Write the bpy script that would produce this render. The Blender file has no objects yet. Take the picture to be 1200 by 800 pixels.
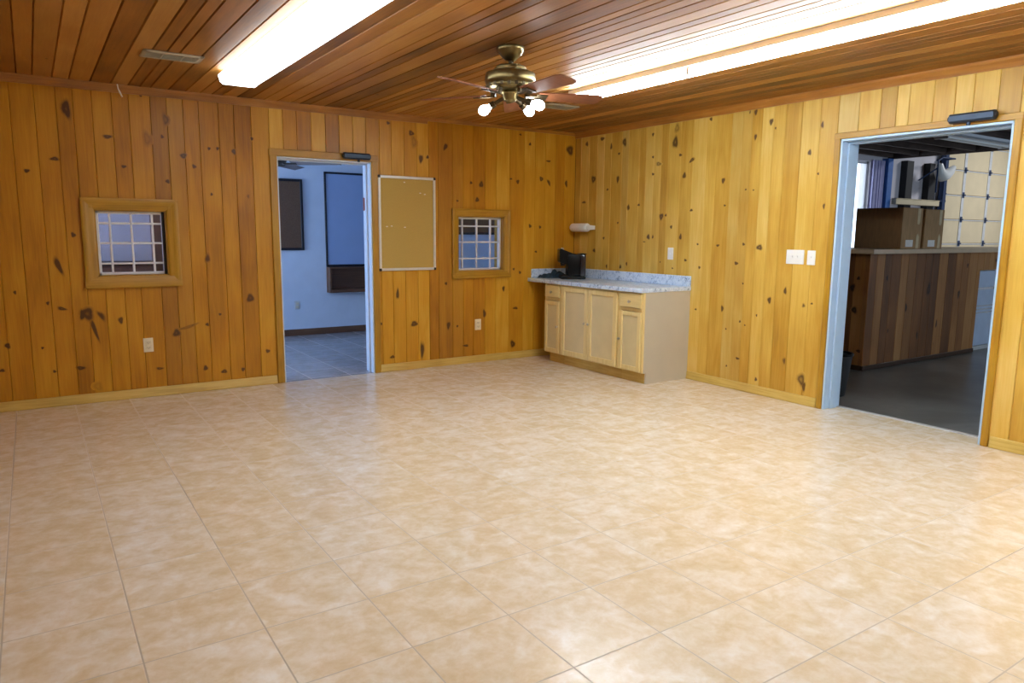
import bpy, bmesh, math, random
from mathutils import Vector, Matrix
random.seed(11)
SC = bpy.context.scene
C = SC.collection
R = math.radians
PI = math.pi
H = 2.49          # ceiling height of the main room

# ------------------------------------------------------------------ camera
def make_camera():
    f, cx, cy, cz, yaw, pitch, roll = 844.447, -5.2131, -6.577, 1.3782, -0.5865, -0.1493, 0.0088
    fw = Vector((math.sin(-yaw) * math.cos(pitch), math.cos(yaw) * math.cos(pitch), math.sin(pitch)))
    r = fw.cross(Vector((0, 0, 1))).normalized()
    u = r.cross(fw)
    c, s = math.cos(roll), math.sin(roll)
    r, u = c * r + s * u, -s * r + c * u
    cam = bpy.data.cameras.new('camera')
    o = bpy.data.objects.new('camera', cam)
    C.objects.link(o)
    m = Matrix((r, u, -fw)).transposed().to_4x4()
    m.translation = (cx, cy, cz)
    o.matrix_world = m
    cam.sensor_width = 36
    cam.lens = f / 1200 * 36
    cam.clip_start = .05
    SC.camera = o
make_camera()

# ------------------------------------------------------------------ world, light, exposure
W = bpy.data.worlds.new('daylight')
SC.world = W
W.use_nodes = True
bg = W.node_tree.nodes['Background']
bg.inputs[0].default_value = (.80, .90, 1, 1)
bg.inputs[1].default_value = 3.0
SC.view_settings.view_transform = 'Standard'
SC.view_settings.look = 'None'
SC.view_settings.exposure = 0.16
SC.view_settings.gamma = 1
SC.view_settings.use_curve_mapping = False
LENS_GLOW, TUBE_GLOW, BULB_GLOW = 7.0, 68.0, 28.0
SC.cycles.max_bounces = 10
SC.cycles.diffuse_bounces = 6
SC.cycles.sample_clamp_indirect = 8
SC.cycles.caustics_reflective = False
SC.cycles.caustics_refractive = False

def area(name, loc, rot, sx, sy, power, col):
    l = bpy.data.lights.new(name, 'AREA')
    l.shape = 'RECTANGLE'; l.size = sx; l.size_y = sy; l.energy = power; l.color = col
    o = bpy.data.objects.new(name, l)
    o.location = loc; o.rotation_euler = rot
    C.objects.link(o)
    return o
# assumed side room daylight, and an assumed workshop light beyond the loft, with no fixture
area('assumed_side_room_daylight', (-7.15, 1.65, 1.25), (0, R(-90), 0), 1.5, 1.5, 165, (.36, .58, 1))  # unseen source, added to light the side room from the left
area('workshop_front_fill', (5.2, -8.25, 1.6), (R(90), 0, 0), 3.0, 2.2, 110, (.62, .80, 1))  # added fill light before the closed front wall, no opening there
area('assumed_workshop_light', (9.6, -2.6, 3.86), (0, 0, 0), 1.2, 1.2, 125, (.93, .96, 1))  # unseen source, assumed to light the workshop's far wall and door

# ------------------------------------------------------------------ materials
def lin(r, g, b):
    f = lambda v: (v / 255) / 12.92 if v / 255 <= .04045 else ((v / 255 + .055) / 1.055) ** 2.4
    return (f(r), f(g), f(b), 1)
class NT:
    def __init__(s, name):
        s.m = bpy.data.materials.new(name); s.m.use_nodes = True
        s.t = s.m.node_tree; s.t.nodes.clear()
        s.out = s.n('ShaderNodeOutputMaterial'); s.b = s.n('ShaderNodeBsdfPrincipled')
        s.l(s.b.outputs[0], s.out.inputs[0])
    def n(s, k, **kw):
        x = s.t.nodes.new(k)
        for a, v in kw.items(): setattr(x, a, v)
        return x
    def l(s, a, b): s.t.links.new(a, b)
    def coords(s, scale=(1, 1, 1), add=None):
        tc = s.n('ShaderNodeTexCoord'); mp = s.n('ShaderNodeVectorMath', operation='MULTIPLY')
        src = tc.outputs['Object']
        s.l(src, mp.inputs[0]); mp.inputs[1].default_value = scale
        if add is None: return mp.outputs[0]
        ad = s.n('ShaderNodeVectorMath', operation='ADD'); s.l(mp.outputs[0], ad.inputs[0]); s.l(add, ad.inputs[1])
        return ad.outputs[0]
    def noise(s, vec, scale, detail=3, rough=.5, dist=0):
        x = s.n('ShaderNodeTexNoise'); s.l(vec, x.inputs['Vector'])
        x.inputs['Scale'].default_value = scale; x.inputs['Detail'].default_value = detail
        x.inputs['Roughness'].default_value = rough; x.inputs['Distortion'].default_value = dist
        return x.outputs[0]
    def ramp(s, fac, stops):
        x = s.n('ShaderNodeValToRGB'); s.l(fac, x.inputs[0])
        e = x.color_ramp.elements
        while len(e) < len(stops): e.new(.5)
        for k, (p, c) in enumerate(stops): e[k].position = p; e[k].color = c
        return x.outputs[0]
    def math(s, op, a, b=None, clamp=False):
        x = s.n('ShaderNodeMath', operation=op, use_clamp=clamp)
        for i, v in enumerate((a, b)):
            if v is None: continue
            if isinstance(v, (int, float)): x.inputs[i].default_value = v
            else: s.l(v, x.inputs[i])
        return x.outputs[0]
    def mix(s, fac, a, b, mode='MIX'):
        x = s.n('ShaderNodeMix', data_type='RGBA', blend_type=mode)
        for i, v in ((0, fac), (6, a), (7, b)):
            if isinstance(v, (int, float)): x.inputs[i].default_value = v
            elif isinstance(v, tuple): x.inputs[i].default_value = v
            else: s.l(v, x.inputs[i])
        return x.outputs[2]
    def bump(s, h, strength, dist=.01):
        x = s.n('ShaderNodeBump'); x.inputs['Strength'].default_value = strength; x.inputs['Distance'].default_value = dist
        s.l(h, x.inputs['Height']); s.l(x.outputs[0], s.b.inputs['Normal'])
    def set(s, **kw):
        for k, v in kw.items():
            i = s.b.inputs[k.replace('_', ' ')]
            if isinstance(v, (int, float, tuple)): i.default_value = v
            else: s.l(v, i)
        return s.m
g4 = lambda v: (v, v, v, 1)

def plain(name, rgb, rough=.5, metal=0., var=.06, scale=18., bump=0., coat=0.):
    t = NT(name); c = lin(*rgb)
    n = t.noise(t.coords(), scale, 4)
    dark = tuple(v * (1 - var * 2) for v in c[:3]) + (1,)
    lite = tuple(min(1, v * (1 + var)) for v in c[:3]) + (1,)
    t.set(Base_Color=t.ramp(n, [(.3, dark), (.7, lite)]), Roughness=rough, Metallic=metal)
    if coat: t.set(Coat_Weight=coat, Coat_Roughness=.1)
    if bump: t.bump(n, bump, .004)
    return t.m

def boards_mat(name, along, tones, knot, rough, gloss=.5, seed=0., blotch=.5, spots=True):
    """Boards: per-board tone from the colour attribute 'board', grain along an axis, knots."""
    t = NT(name)
    at = t.n('ShaderNodeAttribute', attribute_name='board')
    sp = t.n('ShaderNodeSeparateColor'); t.l(at.outputs['Color'], sp.inputs[0])
    r1, r2, kn = sp.outputs
    off = t.n('ShaderNodeCombineXYZ')
    t.l(t.math('MULTIPLY', r2, 37.), off.inputs[0]); t.l(t.math('MULTIPLY', r1, 53.), off.inputs[1]); t.l(t.math('MULTIPLY', r2, 91.), off.inputs[2])
    sc = [1, 1, 1]; sc[along] = .045
    fine = t.noise(t.coords(tuple(sc), off.outputs[0]), 70, 4, .6, .4)
    sc[along] = .12
    mid = t.noise(t.coords(tuple(sc), off.outputs[0]), 11, 3, .55, .8)
    big = t.noise(t.coords((1, 1, 1), off.outputs[0]), 1.6, 2)
    # tone value: board + grain
    v = t.math('ADD', t.math('MULTIPLY', r1, .62), t.math('MULTIPLY', mid, .42))
    v = t.math('ADD', v, t.math('MULTIPLY', t.math('SUBTRACT', fine, .5), .34))
    v = t.math('ADD', v, t.math('MULTIPLY', t.math('SUBTRACT', big, .5), blotch))
    col = t.ramp(v, tones)
    # grey-brown weathering on some boards
    col = t.mix(t.math('MULTIPLY', t.math('GREATER_THAN', r2, .86), .22), col, lin(112, 80, 48))
    if spots:
        vs = [6.2, 6.2, 6.2]; vs[along] = 3.1
        vo = t.n('ShaderNodeTexVoronoi'); t.l(t.coords(tuple(vs)), vo.inputs['Vector']); vo.inputs['Scale'].default_value = 1.0
        sv = t.n('ShaderNodeSeparateColor'); t.l(vo.outputs['Color'], sv.inputs[0])
        rad = t.math('MULTIPLY', t.math('SUBTRACT', sv.outputs[0], .62, True), .30)
        s = t.math('SUBTRACT', 1., t.math('DIVIDE', vo.outputs['Distance'], t.math('ADD', rad, .0005)), True)
        s = t.math('MULTIPLY', s, 2.2, True)
        col = t.mix(t.math('MULTIPLY', s, .75), col, knot)
    # knots carried by the mesh
    kn2 = t.math('ADD', kn, t.math('MULTIPLY', t.math('SUBTRACT', fine, .5), t.math('MULTIPLY', kn, .9)), True)
    col = t.mix(t.ramp(kn2, [(.02, g4(0)), (.38, g4(.36)), (.68, g4(.92))]), col, knot)
    t.set(Base_Color=col, Roughness=t.math('ADD', t.math('MULTIPLY', mid, .12), rough - .06), Specular_IOR_Level=gloss)
    t.bump(fine, .08, .003)
    return t.m

PINE_STOPS = [(.08, lin(124, 74, 8)), (.40, lin(178, 120, 18)), (.66, lin(200, 147, 36)), (1, lin(226, 184, 80))]
M = {}
M['pine_wall'] = boards_mat('pine_wall', 2, PINE_STOPS, lin(68, 36, 9), .40, .4, spots=False)
M['pine_wall_lit'] = boards_mat('pine_wall_lit', 2, [(.08, lin(134, 92, 26)), (.40, lin(186, 140, 46)), (.66, lin(208, 168, 74)), (1, lin(230, 200, 122))], lin(72, 40, 12), .40, .4, spots=False)  # lit copy of the pine: strip light brightness put into the tones
M['pine_wall_spots'] = boards_mat('pine_wall_spots', 2, PINE_STOPS, lin(68, 36, 9), .40, .4)
M['pine_ceiling'] = boards_mat('pine_ceiling', 1, [(.10, lin(84, 50, 14)), (.42, lin(146, 95, 38)), (.68, lin(172, 119, 54)), (1, lin(198, 150, 84))], lin(60, 32, 10), .46, .4)
M['bar_boards'] = boards_mat('bar_boards', 2, [(.10, lin(80, 46, 20)), (.45, lin(128, 80, 38)), (.72, lin(160, 108, 58)), (1, lin(184, 136, 82))], lin(40, 20, 8), .45, .4)
def trim_mat(name, along, a, b, c, rough=.4):
    t = NT(name)
    oi = t.n('ShaderNodeObjectInfo')
    sc = [1, 1, 1]; sc[along] = .05
    n = t.noise(t.coords(tuple(sc)), 60, 4, .6, .5)
    n2 = t.noise(t.coords(), 3, 2)
    v = t.math('ADD', t.math('MULTIPLY', n, .6), t.math('MULTIPLY', n2, .4))
    t.set(Base_Color=t.ramp(v, [(.3, lin(*a)), (.5, lin(*b)), (.72, lin(*c))]), Roughness=rough)
    t.bump(n, .06, .002)
    return t.m
for ax, nm in enumerate('xyz'):
    M['trim_' + nm] = trim_mat('trim_wood_' + nm, ax, (140, 98, 16), (168, 123, 24), (188, 145, 42))
    M['base_' + nm] = trim_mat('base_wood_' + nm, ax, (172, 138, 62), (198, 166, 84), (214, 186, 108))
    M['umber_' + nm] = trim_mat('umber_wood_' + nm, ax, (92, 70, 58), (116, 88, 72), (134, 102, 84))
    M['brown_' + nm] = trim_mat('brown_wood_' + nm, ax, (84, 54, 34), (106, 70, 44), (122, 84, 56))
    M['maple_' + nm] = trim_mat('maple_' + nm, ax, (212, 188, 126), (226, 204, 142), (234, 216, 160), .42)
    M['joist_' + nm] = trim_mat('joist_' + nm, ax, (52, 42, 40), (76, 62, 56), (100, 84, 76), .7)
for ax, nm in enumerate('xyz'):
    M['crown_' + nm] = trim_mat('crown_wood_' + nm, ax, (126, 78, 22), (154, 98, 32), (174, 118, 46))
M['groove'] = plain('dark_groove', (70, 38, 14), .8)

def tile_mat(name, stops):
    t = NT(name); s, ox, oy = .3837, -3.859, -4.531
    tc = t.n('ShaderNodeTexCoord'); sx = t.n('ShaderNodeSeparateXYZ'); t.l(tc.outputs['Object'], sx.inputs[0])
    u = t.math('DIVIDE', t.math('SUBTRACT', sx.outputs[0], ox), s)
    v = t.math('DIVIDE', t.math('SUBTRACT', sx.outputs[1], oy), s)
    def edge(w):
        f = t.math('FRACT', w); return t.math('MINIMUM', f, t.math('SUBTRACT', 1., f))
    e = t.math('MINIMUM', edge(u), edge(v))
    wob = t.noise(t.coords(), 30, 2)
    grout = t.ramp(t.math('ADD', e, t.math('MULTIPLY', t.math('SUBTRACT', wob, .5), .004)), [(.0055, g4(1)), (.0105, g4(0))])
    cell = t.n('ShaderNodeCombineXYZ'); t.l(t.math('FLOOR', u), cell.inputs[0]); t.l(t.math('FLOOR', v), cell.inputs[1])
    wn = t.n('ShaderNodeTexWhiteNoise'); t.l(cell.outputs[0], wn.inputs['Vector'])
    off = t.n('ShaderNodeVectorMath', operation='SCALE'); t.l(wn.outputs['Color'], off.inputs[0]); off.inputs['Scale'].default_value = 40
    big = t.noise(t.coords((1, 1, 1), off.outputs[0]), 8.5, 5, .62, .35)
    fin = t.noise(t.coords((1, 1, 1), off.outputs[0]), 26, 5, .65, .3)
    q = t.math('ADD', t.math('MULTIPLY', big, .72), t.math('MULTIPLY', fin, .28))
    q = t.math('ADD', q, t.math('MULTIPLY', t.math('SUBTRACT', wn.outputs['Value'], .5), .06))
    col = t.ramp(q, stops)
    col = t.mix(grout, col, lin(186, 172, 152))
    rg = t.math('ADD', .17, t.math('ADD', t.math('MULTIPLY', fin, .14), t.math('MULTIPLY', grout, .35)))
    t.set(Base_Color=col, Roughness=rg, Specular_IOR_Level=.5)
    h = t.math('ADD', t.math('SUBTRACT', 1., grout), t.math('MULTIPLY', fin, .10))
    t.bump(h, .25, .002)
    return t.m
M['tile'] = tile_mat('floor_tile', [(.32, lin(214, 190, 152)), (.46, lin(222, 203, 172)), (.56, lin(229, 215, 194)), (.68, lin(236, 229, 218))])
M['tile_grey'] = tile_mat('grey_floor_tile', [(.34, lin(132, 124, 120)), (.48, lin(150, 142, 140)), (.66, lin(170, 164, 164))])
def concrete():
    t = NT('concrete'); a = t.noise(t.coords(), 1.4, 5, .6, .5); b = t.noise(t.coords(), 9, 5, .6)
    v = t.math('ADD', t.math('MULTIPLY', a, .65), t.math('MULTIPLY', b, .35))
    t.set(Base_Color=t.ramp(v, [(.35, lin(74, 74, 70)), (.5, lin(98, 98, 94)), (.66, lin(124, 124, 122))]), Roughness=t.math('ADD', .22, t.math('MULTIPLY', b, .2)))
    return t.m
M['concrete'] = concrete()
def laminate():
    t = NT('speckled_laminate'); a = t.noise(t.coords(), 16, 6, .7, 1.4); b = t.noise(t.coords(), 60, 4, .7, .8)
    v = t.math('ADD', t.math('MULTIPLY', a, .6), t.math('MULTIPLY', b, .4))
    t.set(Base_Color=t.ramp(v, [(.36, lin(72, 96, 128)), (.42, lin(150, 176, 208)), (.48, lin(198, 218, 242)), (.6, lin(220, 234, 250))]), Roughness=.28)
    return t.m
M['laminate'] = laminate()
def cork():
    t = NT('cork'); a = t.noise(t.coords(), 160, 4, .7); b = t.noise(t.coords(), 5, 3)
    t.set(Base_Color=t.mix(t.math('MULTIPLY', b, .25), t.ramp(a, [(.3, lin(158, 128, 62)), (.6, lin(198, 168, 90))]), lin(184, 160, 100)), Roughness=.9)
    t.bump(a, .2, .002)
    return t.m
M['cork'] = cork()
def cardboard(name, rgb):
    t = NT(name); sc = t.coords((1, 1, .2)); a = t.noise(sc, 40, 3); b = t.noise(t.coords(), 4, 3)
    c = lin(*rgb); d = tuple(v * .8 for v in c[:3]) + (1,)
    t.set(Base_Color=t.mix(t.math('MULTIPLY', b, .5), t.ramp(a, [(.35, d), (.6, c)]), d), Roughness=.85)
    return t.m
M['cardboard'] = cardboard('cardboard', (176, 136, 92))
def glow(name, col, strength):
    t = NT(name); n = t.noise(t.coords(), 5, 1)
    t.set(Base_Color=t.ramp(n, [(.3, g4(.85)), (.7, g4(.9))]), Emission_Color=col + (1,), Emission_Strength=strength, Roughness=.4)
    return t.m
M['lens'] = glow('glowing_lens', (.84, .94, 1), LENS_GLOW)
M['tube'] = glow('glowing_tube', (.78, .91, 1), TUBE_GLOW)
M['bulb'] = glow('glowing_bulb', (.93, .97, 1), BULB_GLOW)
def glass(name, tint=(1, 1, 1)):
    t = NT(name); t.t.nodes.remove(t.b)
    tr = t.n('ShaderNodeBsdfTransparent'); gl = t.n('ShaderNodeBsdfGlossy'); fr = t.n('ShaderNodeFresnel'); mx = t.n('ShaderNodeMixShader')
    tr.inputs[0].default_value = tint + (1,); gl.inputs['Roughness'].default_value = .03; fr.inputs[0].default_value = 1.45
    ge = t.n('ShaderNodeNewGeometry'); fac = t.math('MULTIPLY', fr.outputs[0], t.math('SUBTRACT', 1., ge.outputs['Backfacing']))
    t.l(fac, mx.inputs[0]); t.l(tr.outputs[0], mx.inputs[1]); t.l(gl.outputs[0], mx.inputs[2]); t.l(mx.outputs[0], t.out.inputs[0])
    return t.m
M['shade_tinted_glass'] = glass('shade_tinted_glass', (.66, .55, .52))  # tint stands in for shade, dimming the side room view
M['glass'] = glass('window_glass', (.93, .95, .97))
M['white_paint'] = plain('white_paint', (206, 216, 226), .4, var=.02)
M['cool_lit_white_paint'] = plain('cool_lit_white_paint', (178, 206, 234), .4, var=.02)  # white jamb with the cool daylight cast put into its colour
M['white_wall'] = plain('white_wall', (214, 222, 232), .75, var=.02, scale=6)
M['white_plastic'] = plain('white_plastic', (236, 236, 234), .3, var=.01)
M['ivory_plastic'] = plain('ivory_plastic', (226, 214, 186), .35, var=.01)
M['slot'] = plain('dark_slot', (60, 54, 48), .6)
M['white_enamel'] = plain('white_enamel', (222, 222, 226), .35, var=.02)
M['aluminium'] = plain('aluminium', (214, 214, 212), .38, metal=.35, var=.03)
M['black_plastic'] = plain('black_plastic', (8, 8, 9), .3, var=.1)
M['black_plastic'].node_tree.nodes['Principled BSDF'].inputs['Specular IOR Level'].default_value = .15
M['soft_black'] = plain('soft_black', (26, 26, 28), .6, var=.1)
M['smoke_plastic'] = plain('smoke_plastic', (34, 34, 42), .12, var=.05)
M['closer_metal'] = plain('dark_blue_grey_metal', (38, 50, 66), .4, metal=.5, var=.05)
M['brass'] = plain('antique_brass', (128, 114, 76), .28, metal=.9, var=.06, scale=30)
M['dark_brass'] = plain('dark_brass', (78, 66, 46), .35, metal=.85, var=.08, scale=30)
M['nickel'] = plain('nickel', (190, 184, 170), .3, metal=.8)
M['hinge_red'] = plain('reddish_hinge', (150, 92, 84), .5, metal=.2)
M['blade_wood'] = trim_mat('blade_wood', 0, (112, 66, 40), (136, 82, 50), (150, 94, 60), .6)
M['grey_blade'] = plain('grey_blade', (150, 142, 138), .5)
M['laminate_panel'] = plain('beige_panel', (190, 184, 168), .5, var=.02, scale=5)
M['vent_metal'] = plain('vent_metal', (176, 166, 144), .5, metal=.1)
M['vent_dark'] = plain('vent_dark', (74, 70, 66), .7)
M['dark_cork'] = plain('dark_cork', (112, 82, 60), .9, var=.12, scale=90)
M['black_frame'] = plain('black_frame', (24, 20, 26), .45)
M['blue_board'] = plain('pale_blue_board', (160, 180, 214), .5, var=.02, scale=4)
M['teal_cloth'] = plain('teal_cloth', (40, 62, 78), .85, var=.35, scale=40, bump=.5)
M['door_beige'] = plain('beige_door_panel', (226, 208, 172), .55, var=.03, scale=4)
M['door_rib'] = plain('pale_door_rib', (214, 214, 214), .5)
M['track_blue'] = plain('dark_blue_steel', (44, 66, 104), .45, metal=.3)
M['post_blue'] = plain('blue_post', (66, 120, 196), .5)
M['white_board'] = plain('white_wall_panel', (220, 214, 220), .7, var=.03, scale=5)
M['bar_top'] = plain('pale_bar_top', (206, 178, 146), .4, var=.04, scale=8)
M['tape'] = plain('packing_tape', (214, 190, 150), .25)
M['paper_label'] = plain('paper_label', (228, 222, 214), .7)
M['pale_blue_metal'] = plain('pale_blue_metal', (180, 194, 216), .3, var=.05, scale=4)
M['bright_strip'] = plain('bright_steel_strip', (236, 240, 246), .15, metal=.6)
M['curtain'] = plain('lavender_curtain', (186, 184, 226), .8, var=.05)
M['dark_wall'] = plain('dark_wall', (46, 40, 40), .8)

# ------------------------------------------------------------------ mesh builder
class MB:
    def __init__(s):
        s.bm = bmesh.new()
        s.col = s.bm.loops.layers.float_color.new('board')
    def _mi(s, faces, mi, smooth=None):
        for f in faces:
            f.material_index = mi
    def box(s, a, b, bev=0., mi=0, mat=None, seg=1):
        a, b = Vector(a), Vector(b)
        mid = (a + b) / 2; d = b - a
        m = Matrix.Translation(mid) @ Matrix.Diagonal((abs(d.x), abs(d.y), abs(d.z), 1))
        if mat is not None: m = mat @ m
        r = bmesh.ops.create_cube(s.bm, size=1, matrix=m)
        vs = r['verts']; fs = list({f for v in vs for f in v.link_faces})
        s._mi(fs, mi)
        if bev > 0:
            es = list({e for v in vs for e in v.link_edges})
            rr = bmesh.ops.bevel(s.bm, geom=es, offset=bev, segments=seg, affect='EDGES', profile=.7)
            s._mi(rr['faces'], mi)
        return s
    def quad(s, pts, mi=0, col=None):
        f = s.bm.faces.new([s.bm.verts.new(p) for p in pts]); f.material_index = mi
        if col:
            for lp in f.loops: lp[s.col] = col
        return f
    def lathe(s, prof, loc=(0, 0, 0), rot=None, n=32, mi=0):
        """prof: (radius, height) list turned about local z."""
        T = Matrix.Translation(loc) @ (rot.to_4x4() if rot is not None else Matrix.Identity(4))
        rings = []
        for r, z in prof:
            if r < 1e-6: rings.append([s.bm.verts.new(T @ Vector((0, 0, z)))])
            else: rings.append([s.bm.verts.new(T @ Vector((r * math.cos(2 * PI * k / n), r * math.sin(2 * PI * k / n), z))) for k in range(n)])
        for A, B in zip(rings, rings[1:]):
            for k in range(n):
                k2 = (k + 1) % n
                if len(A) == 1 and len(B) == 1: continue
                if len(A) == 1: vs = [A[0], B[k2], B[k]]
                elif len(B) == 1: vs = [A[k], A[k2], B[0]]
                else: vs = [A[k], A[k2], B[k2], B[k]]
                s.bm.faces.new(vs).material_index = mi
        return s
    def cyl(s, p, q, r, n=20, mi=0, r2=None):
        p, q = Vector(p), Vector(q); d = q - p; L = d.length
        rot = d.to_track_quat('Z', 'Y').to_matrix()
        r2 = r if r2 is None else r2
        return s.lathe([(0, 0), (r, 0), (r2, L), (0, L)], p, rot, n, mi)
    def tube(s, pts, r, n=10, mi=0):
        pts = [Vector(p) for p in pts]; rings = []
        for i, p in enumerate(pts):
            d = (pts[min(i + 1, len(pts) - 1)] - pts[max(i - 1, 0)]).normalized()
            a = d.orthogonal().normalized() if i == 0 else (pa - d * pa.dot(d)).normalized()
            pa = a; b = d.cross(a)
            rr = r[i] if isinstance(r, (list, tuple)) else r
            rings.append([s.bm.verts.new(p + rr * (math.cos(2 * PI * k / n) * a + math.sin(2 * PI * k / n) * b)) for k in range(n)])
        for A, B in zip(rings, rings[1:]):
            for k in range(n): s.bm.faces.new([A[k], A[(k + 1) % n], B[(k + 1) % n], B[k]]).material_index = mi
        s.bm.faces.new(rings[0][::-1]).material_index = mi; s.bm.faces.new(rings[-1]).material_index = mi
        return s
    def prism(s, outline, P, U, V, N, depth, mi=0):
        """outline of (u, v) in the plane P + uU + vV, extruded by depth along N."""
        P, U, V, N = Vector(P), Vector(U), Vector(V), Vector(N)
        a = [s.bm.verts.new(P + U * u + V * v) for u, v in outline]
        b = [s.bm.verts.new(P + U * u + V * v + N * depth) for u, v in outline]
        fs = [s.bm.faces.new(a[::-1]), s.bm.faces.new(b)]
        k = len(a)
        for i in range(k): fs.append(s.bm.faces.new([a[i], a[(i + 1) % k], b[(i + 1) % k], b[i]]))
        s._mi(fs, mi)
        return s
    def build(s, name, mat, parent=None, smooth=35):
        org = ROOT.get(parent.name, Vector((0, 0, 0))) if parent else Vector((0, 0, 0))
        bmesh.ops.recalc_face_normals(s.bm, faces=s.bm.faces)
        if org.length: bmesh.ops.translate(s.bm, verts=s.bm.verts, vec=-org)
        me = bpy.data.meshes.new(name)
        s.bm.to_mesh(me); s.bm.free()
        for m in (mat if isinstance(mat, (list, tuple)) else [mat]): me.materials.append(M[m])
        if smooth:
            me.polygons.foreach_set('use_smooth', [True] * len(me.polygons))
            me.set_sharp_from_angle(angle=R(smooth))
        o = bpy.data.objects.new(name, me)
        C.objects.link(o)
        if parent:
            o.parent = parent
            ROOT[o.name] = org
        return o
ROOT = {}
def thing(name, loc, label, cat, group=None, kind=None):
    o = bpy.data.objects.new(name, None); C.objects.link(o)
    o.empty_display_size = .1
    o.location = loc; ROOT[o.name] = Vector(loc)
    return tag(o, label, cat, group, kind)
def tag(o, label=None, cat=None, group=None, kind=None):
    if label: o['label'] = label
    if cat: o['category'] = cat
    if group: o['group'] = group
    if kind: o['kind'] = kind
    return o
def struct(o, label, cat): return tag(o, label, cat, None, 'structure')
def copy_tree(o, parent=None):
    c = o.copy(); C.objects.link(c)
    if parent is not None: c.parent = parent
    for ch in list(o.children): copy_tree(ch, c)
    return c

def cells(u0, u1, v0, v1, holes):
    us = sorted({u0, u1, *[h[0] for h in holes], *[h[1] for h in holes]})
    vs = sorted({v0, v1, *[h[2] for h in holes], *[h[3] for h in holes]})
    us = [u for u in us if u0 <= u <= u1]; vs = [v for v in vs if v0 <= v <= v1]
    for a, b in zip(us, us[1:]):
        for c, d in zip(vs, vs[1:]):
            if not any(h[0] <= (a + b) / 2 <= h[1] and h[2] <= (c + d) / 2 <= h[3] for h in holes): yield a, b, c, d

def board_face(mb, P, U, V, N, u0, u1, v0, v1, holes, edges, mi=0, knots=(), ch=.0035, dep=.006, tones=None):
    """Tongue-and-groove boards in the plane P + uU + vV, V-grooves cut back along -N; knots (u, v, ru, rv, strength)."""
    P, U, V, N = Vector(P), Vector(U), Vector(V), Vector(N)
    at = lambda u, v, n=0: P + U * u + V * v + N * n
    bs = []
    for k, (a, b) in enumerate(zip(edges, edges[1:])):
        a, b = max(a, u0), min(b, u1)
        if b - a < 1e-4: continue
        r1 = tones[k] if tones and k < len(tones) and tones[k] is not None else random.random()
        r2 = random.random(); bs.append((a, b, r1, r2))
        col = (r1, r2, 0, 1)
        for h0, h1, w0, w1 in cells(a, b, v0, v1, [h for h in holes if h[1] > a and h[0] < b]):
            l = ch if abs(h0 - a) < 1e-6 else 0; r = ch if abs(h1 - b) < 1e-6 else 0
            mb.quad([at(h0 + l, w0), at(h1 - r, w0), at(h1 - r, w1), at(h0 + l, w1)], mi, col)
            if l: mb.quad([at(h0, w0, -dep), at(h0 + l, w0), at(h0 + l, w1), at(h0, w1, -dep)], mi, col)
            if r: mb.quad([at(h1 - r, w0), at(h1, w0, -dep), at(h1, w1, -dep), at(h1 - r, w1)], mi, col)
    for kn in knots:
        u, v, ru, rv = kn[0], kn[1], kn[2] * .80, kn[3] * .80; st = kn[4] if len(kn) > 4 else 1.; tilt = kn[5] if len(kn) > 5 else 0.
        bd = next(((r1, r2) for a, b, r1, r2 in bs if a <= u <= b), None)
        if bd is None: continue
        n = 14; ph = random.random() * 6
        def ring(f, lift):
            out = []
            for k in range(n):
                t = 2 * PI * k / n; w = f * (1 + .16 * math.sin(3 * t + ph) + .10 * math.sin(2 * t + 2 * ph))
                x, y = ru * w * math.cos(t), rv * w * math.sin(t)
                x, y = x * math.cos(tilt) - y * math.sin(tilt), x * math.sin(tilt) + y * math.cos(tilt)
                out.append(at(u + x, v + y, lift))
            return out
        c0 = at(u, v, .0007); i1, i2 = ring(.62, .0007), ring(1.35, .0003)
        for k in range(n):
            k2 = (k + 1) % n
            f = mb.quad([i1[k], i1[k2], i2[k2], i2[k]], mi)
            for lp, kv in zip(f.loops, (st * .85, st * .85, 0, 0)): lp[mb.col] = (*bd, kv, 1)
            f = mb.quad([c0, i1[k], i1[k2]], mi)
            for lp, kv in zip(f.loops, (st * (.5 if ru > .022 else 1), st * .85, st * .85)): lp[mb.col] = (*bd, kv, 1)

def widths(u0, u1, lo, hi):
    e = [u0]
    while e[-1] < u1: e.append(e[-1] + random.uniform(lo, hi))
    return e
BACK_EDGES = [-6.704, -6.52, -6.334, -6.14, -5.982, -5.847, -5.706, -5.548, -5.411, -5.264, -5.111, -4.976, -4.865, -4.74, -4.606, -4.487, -4.334, -4.214, -4.093, -3.975, -3.82, -3.696, -3.555, -3.405, -3.285, -3.164, -3.033, -2.9, -2.771, -2.64, -2.514, -2.377, -2.255, -2.121, -1.985, -1.855, -1.751, -1.587, -1.459, -1.338, -1.195, -1.06, -0.889, -0.703, -0.558, -0.421, -0.282, -0.152, 0.0]
BACK_TONES = [0.34, 0.28, 0.38, 0.3, 0.36, 0.26, 0.33, 0.3, 0.37, 0.3, 0.35, 0.25, 0.38, 0.45, 0.28, 0.35, 0.2, 0.42, 0.35, 0.22, 0.3, 0.15, 0.5, 0.95, 0.42, 0.25, 0.85, 0.15, 0.6, 0.75, 0.5, 0.65, 0.7, 0.55, 0.8, 0.3, 0.35, 0.5, 0.3, 0.25, 0.6, 0.7, 0.55, 0.75, 0.6, 0.7, 0.45, 0.55, 0.5]
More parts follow.
